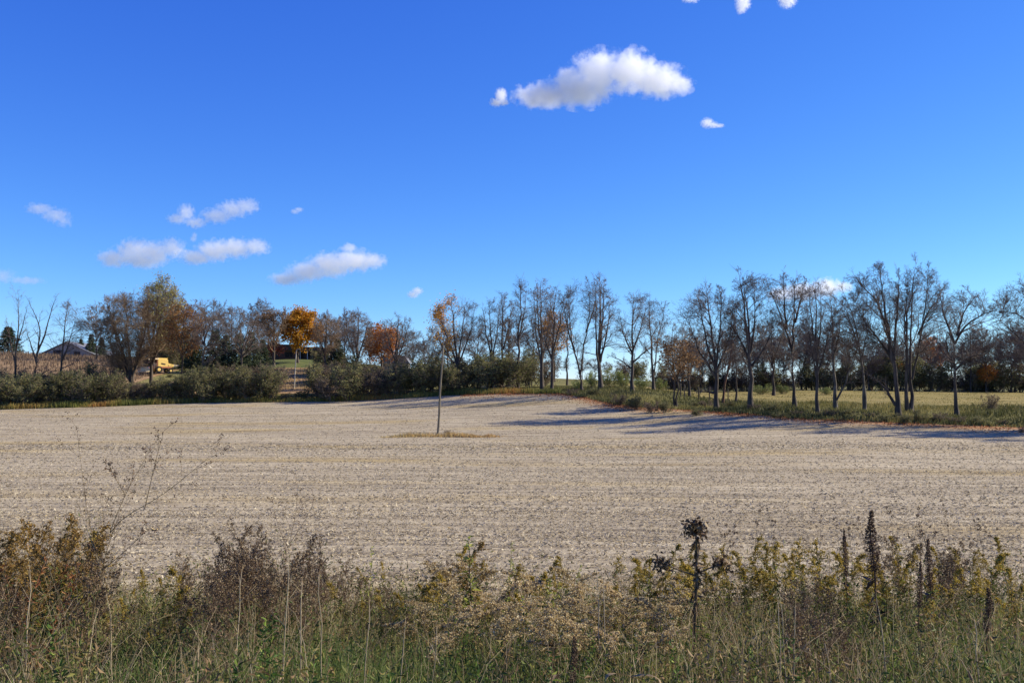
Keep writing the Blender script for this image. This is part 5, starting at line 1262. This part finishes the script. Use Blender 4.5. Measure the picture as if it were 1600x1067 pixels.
def headstem(rng):
    P, d = stem_line(rng, .08, 0)
    gs = Geo(); R0 = np.linspace(.003, .0016, 8); add_tubes(gs, P[None], R0[None], 4)
    P1, R1 = grow(P[None], R0[None], rng, 3, .6, .95, .4, .1, .22, 4, .05, .1, .7, .6, .3, .0012); add_tubes(gs, P1, R1, 3)
    gh = Geo()
    for c in [P[-1]] + list(P1[:, -1]):
        n = 26; o = nrm(rng.normal(size=(n, 3)))
        leaves(gh, c + o * .006, .014, .005, rng, axis=o * 2)
    return [('stem', gs.mesh('stem', [M['w_stem']])), ('seed_heads', gh.mesh('seed_heads', [M['w_dark']]))]

rq = np.random.default_rng(77)
def tpls(fn, count, seed, **kw):
    return [fn(np.random.default_rng(seed + i), **kw) for i in range(count)]
TP = {
    'tan': tpls(goldenrod, 6, 200, plume='w_tan', leaf='w_leafdry', frac=.42, nb=26, blen=.2, nf=34, nod=.45, fs=.016),
    'yellow': tpls(goldenrod, 6, 210, plume='w_yel', leaf='w_leaf', frac=.36, nb=18, blen=.12, nf=26, nod=.14, nl=70, fs=.016),
    'bushy': tpls(goldenrod, 4, 220, plume='w_rusty', leaf='w_leaf', frac=.5, nb=26, blen=.16, nf=26, nod=.15, nl=110),
    'aster': tpls(aster, 4, 230),
    'leafy': tpls(leafy, 4, 240, n=60, L=(.05, .10), W=.008),
    'yg': tpls(leafy, 3, 245, leaf='w_yg', n=70, L=(.05, .10), W=.008),
    'head': tpls(headstem, 4, 250),
    'spike': tpls(spike, 3, 260),
    'red': tpls(leafy, 3, 270, leaf='w_red', n=70, L=(.04, .1), W=.006, stem='w_red', lean=.3),
}
CATS = {'tan': ('goldenrod', 'weed'), 'yellow': ('goldenrod', 'weed'), 'bushy': ('goldenrod', 'weed'), 'aster': ('aster', 'weed'), 'leafy': ('leafy_weed', 'weed'), 'yg': ('leafy_weed', 'weed'), 'head': ('knapweed', 'weed'), 'spike': ('dock_plant', 'weed'), 'red': ('red_weed', 'weed')}
def weed(kind, px, Y, top, label, group=None, name=None, wide=1.0, tilt=(0, 0)):
    X = gx(px, Y); z = h1(X, Y)
    H = max(EYE - (top - HORIZON) / FPX * Y - z, .12)
    r = bpy.data.objects.new(name or CATS[kind][0], None); COL.objects.link(r)
    r.location = (X, Y, z - .02); r.rotation_euler = (tilt[0], tilt[1], rq.uniform(0, 6.28)); r.scale = (H * wide, H * wide, H)
    tag(r, label, 'weed', group)
    for n_, me in TP[kind][int(rq.integers(0, len(TP[kind])))]: link(n_, me, r)
    return r
def patch_weeds(kind, n, p0, p1, y0, y1, dtop, label, group, wide=(.9, 1.2), tmin=None):
    for i in range(n):
        px, Y = rq.uniform(p0, p1), rq.uniform(y0, y1)
        top = np.interp(px, LINE[:, 0], LINE[:, 1]) + (9.5 - Y) * 27 + rq.uniform(*dtop)
        weed(kind, px, Y, top, label, group, wide=rq.uniform(*wide), tilt=(rq.normal(0, .08), rq.normal(0, .08)))

patch_weeds('tan', 50, 650, 960, 6.2, 9.0, (-18, 30), 'tan fluffy-plumed goldenrod in the pale patch at bottom centre', 'tan goldenrod of the centre patch', (1.1, 1.5))
patch_weeds('tan', 14, 960, 1065, 6.2, 8.4, (-15, 25), 'tan drooping goldenrod left of the dark thick-stemmed weed', 'tan goldenrod beside the dark weed', (1.1, 1.5))
patch_weeds('yellow', 40, 960, 1220, 8.2, 10.3, (-12, 30), 'yellow-brown goldenrod around the dark thick-stemmed weed', 'yellow goldenrod right of centre')
patch_weeds('yellow', 62, 1220, 1620, 7.6, 10.3, (-12, 35), 'yellow-brown goldenrod in the dense stand on the right', 'yellow goldenrod of the right stand')
patch_weeds('yellow', 34, 520, 960, 7.8, 10.3, (-12, 25), 'yellow goldenrod at the back of the weeds near the centre', 'yellow goldenrod of the centre back')
patch_weeds('yellow', 16, 150, 300, 6.5, 10, (-12, 25), 'thin yellow goldenrod between the brown asters and the left bush', 'yellow goldenrod of the left gap')
patch_weeds('bushy', 28, -20, 152, 6.8, 8.8, (-25, 60), 'yellow-green bushy goldenrod in the leaning clump on the left', 'bushy goldenrod of the left clump', (.9, 1.2))
patch_weeds('red', 8, -10, 95, 6.6, 8.0, (-15, 50), 'russet leaning weed in front of the left bushy clump', 'russet weeds on the left', (.9, 1.2))
patch_weeds('aster', 30, 285, 525, 6.9, 9.4, (-10, 40), 'dark brown bushy aster in the thicket left of centre', 'brown asters left of centre', (.8, 1.1))
patch_weeds('aster', 10, 520, 690, 7.5, 9.6, (0, 40), 'dark brown aster between the brown thicket and the tan plumes', 'brown asters near the centre', (.8, 1.1))
patch_weeds('aster', 7, -20, 150, 5.6, 7.2, (10, 60), 'dark brown aster below the left bushy clump', 'brown asters at the left', (.8, 1.1))
patch_weeds('aster', 9, 1220, 1330, 5.5, 7.0, (0, 50), 'dark aster tangle low on the right, left of the tall dock', 'brown asters low on the right', (.9, 1.2))
patch_weeds('aster', 8, 1395, 1500, 8.4, 9.8, (-15, 20), 'dark aster among the goldenrod right of the tall dock', 'brown asters right of the dock', (.7, 1.0))
patch_weeds('leafy', 34, -40, 1640, 4.3, 5.8, (15, 75), 'low green leafy weed in the bottom grass', 'green weeds in the bottom grass', (.9, 1.4))
patch_weeds('leafy', 14, 640, 1100, 5.4, 7.2, (20, 70), 'green leafy weed beneath the tan plumes', 'green weeds beneath the plumes', (1.0, 1.5))
patch_weeds('yg', 12, 540, 960, 7.4, 9.6, (0, 40), 'yellow-green leafy weed among the centre goldenrod', 'yellow-green weeds of the centre', (.9, 1.2))
patch_weeds('head', 16, 1270, 1560, 9.2, 10.4, (-38, 0), 'thin stem with small dark seed heads above the right stand', 'dark-headed thin stems on the right', (.8, 1.0))
patch_weeds('head', 6, 1130, 1270, 9.2, 10.4, (-25, 0), 'thin stem with small dark seed heads left of the right stand', 'dark-headed thin stems in the centre right', (.8, 1.0))

# singular plants
weed('spike', 1367, 8.0, 795, 'tallest dark dock spike, standing above the weeds on the right', name='dock_plant', wide=1.35)
weed('spike', 1319, 8.6, 820, 'slim brown dock spike left of the tallest one', name='dock_plant', wide=.7)
weed('spike', 1451, 8.0, 838, 'dark dock spike right of the yellow goldenrod tuft', name='dock_plant', wide=1.0)
weed('spike', 1427, 7.4, 868, 'dark reddish dock spike in the yellow goldenrod right of the tall dock', name='dock_plant', wide=.9)
weed('spike', 1530, 6.8, 912, 'black-brown dock head lower in the right stand', name='dock_plant', wide=1.4)
weed('spike', 890, 5.4, 985, 'dark dock stalk low beneath the tan plumes', name='dock_plant', wide=1.2)
weed('yg', 741, 8.2, 838, 'yellow-green leafy goldenrod rising above the others near the centre', name='leafy_goldenrod', wide=1.5)
weed('bushy', 722, 8.5, 832, 'dark-plumed bushy goldenrod left of the yellow-green one near the centre', name='leafy_goldenrod', wide=1.35)
weed('yg', 790, 8.8, 843, 'thin yellow-flowered weed right of the leafy goldenrod', name='leafy_weed', wide=.6)
weed('yg', 578, 9.0, 850, 'slim yellow-green weed alone between the brown thicket and the centre', name='leafy_weed', wide=.6)

# the tall sparse branching weed on the left
def px_plant(name, label, Y, lines, r0, dots, seed, mats, dot=.008):
    rng = np.random.default_rng(seed)
    p0 = at(lines[0][0][0], lines[0][0][1], Y); base = np.array([p0[0], Y, h1(p0[0], Y)])
    root = bpy.data.objects.new(name, None); COL.objects.link(root); root.location = base
    tag(root, label, 'weed')
    S, SR = [], []
    for i, ln in enumerate(lines):
        q = resample(ln, 9); f = np.linspace(0, 1, 9); a = rng.uniform(-.3, .3) if i else 0
        P = np.array([at(x, y, Y) for x, y in q]) - base
        L = np.linalg.norm(P[-1] - P[0]); P[:, 1] += a * L * f
        if i == 0: P[0, 2] = -.02
        ra = r0 * (1 if i == 0 else .62)
        S.append(P); SR.append(ra * (1 - .72 * f))
    S, SR = np.array(S), np.array(SR)
    gs = Geo(); add_tubes(gs, S[:1], SR[:1], 6)
    gb = Geo(); add_tubes(gb, S[1:], SR[1:], 5)
    P1, R1 = grow(S, SR, rng, 6, .3, 1, .55, .15, .24, 4, .1, .06, .6, .5, .4, .0009); add_tubes(gb, P1, R1, 3)
    P2, R2 = grow(P1, R1, rng, 3, .3, 1, .55, .2, .45, 3, .12, .04, .7, .5, .4, .0007); add_tubes(gb, P2, R2, 3)
    C = np.concatenate([P2[:, -1], P1[:, -1], P2[::2, 1]]); C = np.repeat(C, dots, 0) + rng.normal(0, .003, (len(C) * dots, 3))
    gh = Geo(); leaves(gh, C, dot * rng.uniform(.6, 1.5, len(C)), dot * .4, rng, bend=.6)
    link('stem', gs.mesh('stem', [M[mats[0]]]), root); link('branches', gb.mesh('branches', [M[mats[1]]]), root); link('seed_heads', gh.mesh('seed_heads', [M[mats[2]]]), root)
    return root
px_plant('branching_weed', 'tall sparse branching dead weed leaning right, on the left of the photo', 4.9, [[(122, 1085), (140, 980), (160, 890), (172, 830), (190, 795)], [(172, 832), (185, 800), (215, 800), (255, 770), (310, 722), (335, 700)], [(172, 830), (185, 790), (197, 760), (215, 725), (228, 700)], [(160, 890), (185, 870), (215, 842), (238, 820)], [(162, 880), (150, 862), (136, 850)], [(226, 795), (240, 752), (255, 705), (270, 668)], [(194, 770), (180, 745), (168, 720)]], .0036, 3, 5, ('w_leafdry', 'w_stem', 'w_dark'))
px_plant('branching_weed', 'thin bare dead stem with dark seed dots rising above the left clump', 6.0, [[(178, 985), (160, 900), (150, 860), (125, 800)], [(150, 862), (135, 800), (122, 700), (118, 668)], [(160, 900), (185, 840), (175, 780)]], .003, 3, 6, ('w_pale', 'w_stem', 'w_dark'))
px_plant('branching_weed', 'wiry dark dead stem rising over the brown thicket', 7.2, [[(450, 1000), (450, 900), (452, 850), (458, 800)], [(452, 850), (462, 800), (465, 770), (462, 745)], [(452, 860), (430, 820), (420, 780)], [(452, 850), (478, 810), (490, 780)]], .0032, 2, 7, ('w_pale', 'w_dark', 'w_dark'))
# thick-stemmed dark weed with a curled leafy top
def thick_weed():
    Y = 7.0; rng = np.random.default_rng(9)
    lines = [[(1084, 1010), (1087, 940), (1090, 880), (1087, 822)], [(1089, 900), (1060, 890), (1036, 880)], [(1089, 895), (1115, 885), (1128, 878)]]
    p0 = at(1084, 1010, Y); base = np.array([p0[0], Y, h1(p0[0], Y)])
    root = bpy.data.objects.new('thick_stemmed_weed', None); COL.objects.link(root); root.location = base
    tag(root, 'dead dark weed with a thick brown stem and curled leafy top, right of centre', 'weed')
    gl = Geo(); gs = Geo()
    for i, ln in enumerate(lines):
        P = np.array([at(x, y, Y) for x, y in resample(ln, 9)]) - base
        if i == 0: P[0, 2] = -.02
        add_tubes(gs, P[None], (np.linspace(.013, .008, 9) if i == 0 else np.linspace(.006, .004, 9))[None], 8)
        if i == 0:
            C = P[-1] + rng.normal(0, 1, (170, 3)) * np.array([.036, .036, .034]) + np.array([0, 0, -.01])
            leaves(gl, C, rng.uniform(.02, .045, 170), rng.uniform(.004, .010, 170), rng, axis=np.array([0, 0, -.9]), bend=1.2)
            t = rng.uniform(.3, .9, 90); a = rng.uniform(0, 6.28, 90)
            leaves(gl, at_t(P, t), rng.uniform(.03, .08, 90), .004, rng, axis=np.stack([np.cos(a), np.sin(a), np.full(90, -1.2)], -1) * 1.5, bend=.9)
        else:
            C = P[-1] + rng.normal(0, 1, (90, 3)) * np.array([.03, .03, .022])
            leaves(gl, C, rng.uniform(.02, .045, 90), rng.uniform(.004, .009, 90), rng, axis=np.array([0, 0, -.7]), bend=1.0)
    link('stem', gs.mesh('stem', [M['w_stem']]), root)
    link('curled_leaves', gl.mesh('curled_leaves', [M['w_aster']]), root)
    rr = weed('yellow', 1098, 7.2, 870, 'golden-leaved goldenrod clinging to the dark thick-stemmed weed', name='goldenrod')
thick_weed()
# pale canes
CANES = [((366, 985), (377, 880), 'left of the brown thicket'), ((440, 1010), (452, 850), 'rising through the brown thicket'), ((470, 1000), (468, 900), 'right side of the brown thicket'), ((505, 1000), (504, 880), 'right of the brown thicket'), ((565, 1010), (577, 928), 'between thicket and centre'),
         ((618, 1012), (634, 960), 'bent over, below the centre weeds'), ((672, 1020), (683, 960), 'low left of the tan plumes'), ((940, 970), (932, 875), 'pale pair right of the tan plumes, taller'), ((946, 975), (944, 885), 'pale pair right of the tan plumes, shorter'), ((1225, 1040), (1210, 930), 'leaning bundle below the right stand, left one'),
         ((1232, 1045), (1221, 935), 'leaning bundle below the right stand, middle one'), ((1240, 1045), (1236, 930), 'leaning bundle below the right stand, right one'), ((1395, 1030), (1372, 930), 'below the tall dock'), ((1535, 1060), (1526, 955), 'near the bottom right'), ((1313, 1070), (1293, 990), 'leaning left at the bottom right'), ((40, 1010), (41, 880), 'at the far left')]
for i, (a, b, w) in enumerate(CANES):
    Y = 5.6 if a[1] > 990 else 6.4
    rng = np.random.default_rng(300 + i)
    p0 = at(a[0], a[1], Y); base = np.array([p0[0], Y, h1(p0[0], Y) - .02]); p1 = at(b[0], b[1], Y) - base
    P = np.stack([np.linspace(0, p1[0], 7), np.linspace(0, rng.uniform(-.1, .1), 7), np.linspace(0, p1[2], 7)], -1) + rng.normal(0, .006, (7, 3)) * np.linspace(0, 1, 7)[:, None]
    g = Geo(); add_tubes(g, P[None], np.linspace(.0042, .0022, 7)[None], 6)
    P1, R1 = grow(P[None], np.linspace(.0042, .0022, 7)[None], rng, 3, .5, .95, .6, .2, .18, 3, .1, 0, .5, .4, .3, .001); add_tubes(g, P1, R1, 4)
    link('dry_cane', g.mesh('dry_cane', [M['w_pale']]), loc=tuple(base), label='pale dry cane, ' + w, cat='weed stem')
# curled dry corn leaves at the bottom
for i, (px, top, w) in enumerate(((852, 1030, 'bottom centre of the photo'), (978, 1000, 'bottom of the photo right of centre'))):
    Y = 4.75; rng = np.random.default_rng(400 + i); X = gx(px, Y); z = h1(X, Y)
    H = EYE - (top - HORIZON) / FPX * Y - z
    root = bpy.data.objects.new('dry_corn_plant', None); COL.objects.link(root); root.location = (X, Y, z - .02)
    tag(root, 'curled pale dry corn leaves on a stalk, ' + w, 'weed')
    g = Geo(); add_tubes(g, np.array([[[0, 0, 0], [.01, 0, H * .5], [.015, .01, H * .85]]]), np.array([[.008, .007, .005]]), 7); link('stalk', g.mesh('stalk', [M['w_pale']]), root)
    for j in range(7):
        a = rng.uniform(0, 6.28); d = np.array([math.cos(a), math.sin(a), 0]); t = np.linspace(0, 1, 8); L = rng.uniform(.1, .2); w_ = .011
        c = np.array([.012, 0, H * rng.uniform(.5, .85)]) + d * (L * np.sin(t * 2.2))[:, None] + np.array([0, 0, 1]) * (L * (.9 * t - 1.4 * t * t))[:, None]
        s_ = np.cross(d, [0, 0, 1]); ww = w_ * np.sin(np.clip(t * 2.6 + .5, 0, 3.1))[:, None]
        cur = np.array([0, 0, 1]) * .004 * np.sin(t * 9)[:, None]
        V = np.stack([c - s_ * ww + cur, c + np.array([0, 0, -.004]), c + s_ * ww - cur], 1).reshape(-1, 3)
        i3 = np.arange(7)[:, None] * 3
        g = Geo(); g.add(V, np.concatenate([i3 + np.array([[0, 1, 4, 3]]), i3 + np.array([[1, 2, 5, 4]])]), rng.uniform(0, .5)); link('leaf', g.mesh('leaf', [M['drystem']]), root)

# ------------------------------------------------------------------ things that share a description: say which one, counted from the left
ORD = ['leftmost', 'second', 'third', 'fourth', 'fifth', 'sixth', 'seventh', 'eighth', 'ninth', 'tenth', 'eleventh', 'twelfth', 'thirteenth', 'fourteenth', 'fifteenth', 'sixteenth', 'seventeenth', 'eighteenth', 'nineteenth']
def ordinal(i, n):
    if i == n - 1: return 'rightmost'
    if i < len(ORD): return ORD[i] + (' from left' if i else '')
    t, u = divmod(i + 1, 10)
    suf = {1: 'st', 2: 'nd', 3: 'rd'}.get(u, 'th') if t != 1 else 'th'
    return '%d%s from left' % (i + 1, suf)
same = {}
for o in SC.objects:
    if o.parent is None and 'label' in o: same.setdefault(o['label'], []).append(o)
for lab, obs in same.items():
    if len(obs) > 1:
        obs.sort(key=lambda o: o.location.x / max(o.location.y, 1))
        for i, o in enumerate(obs):
            o['label'] = lab + ', ' + ordinal(i, len(obs))
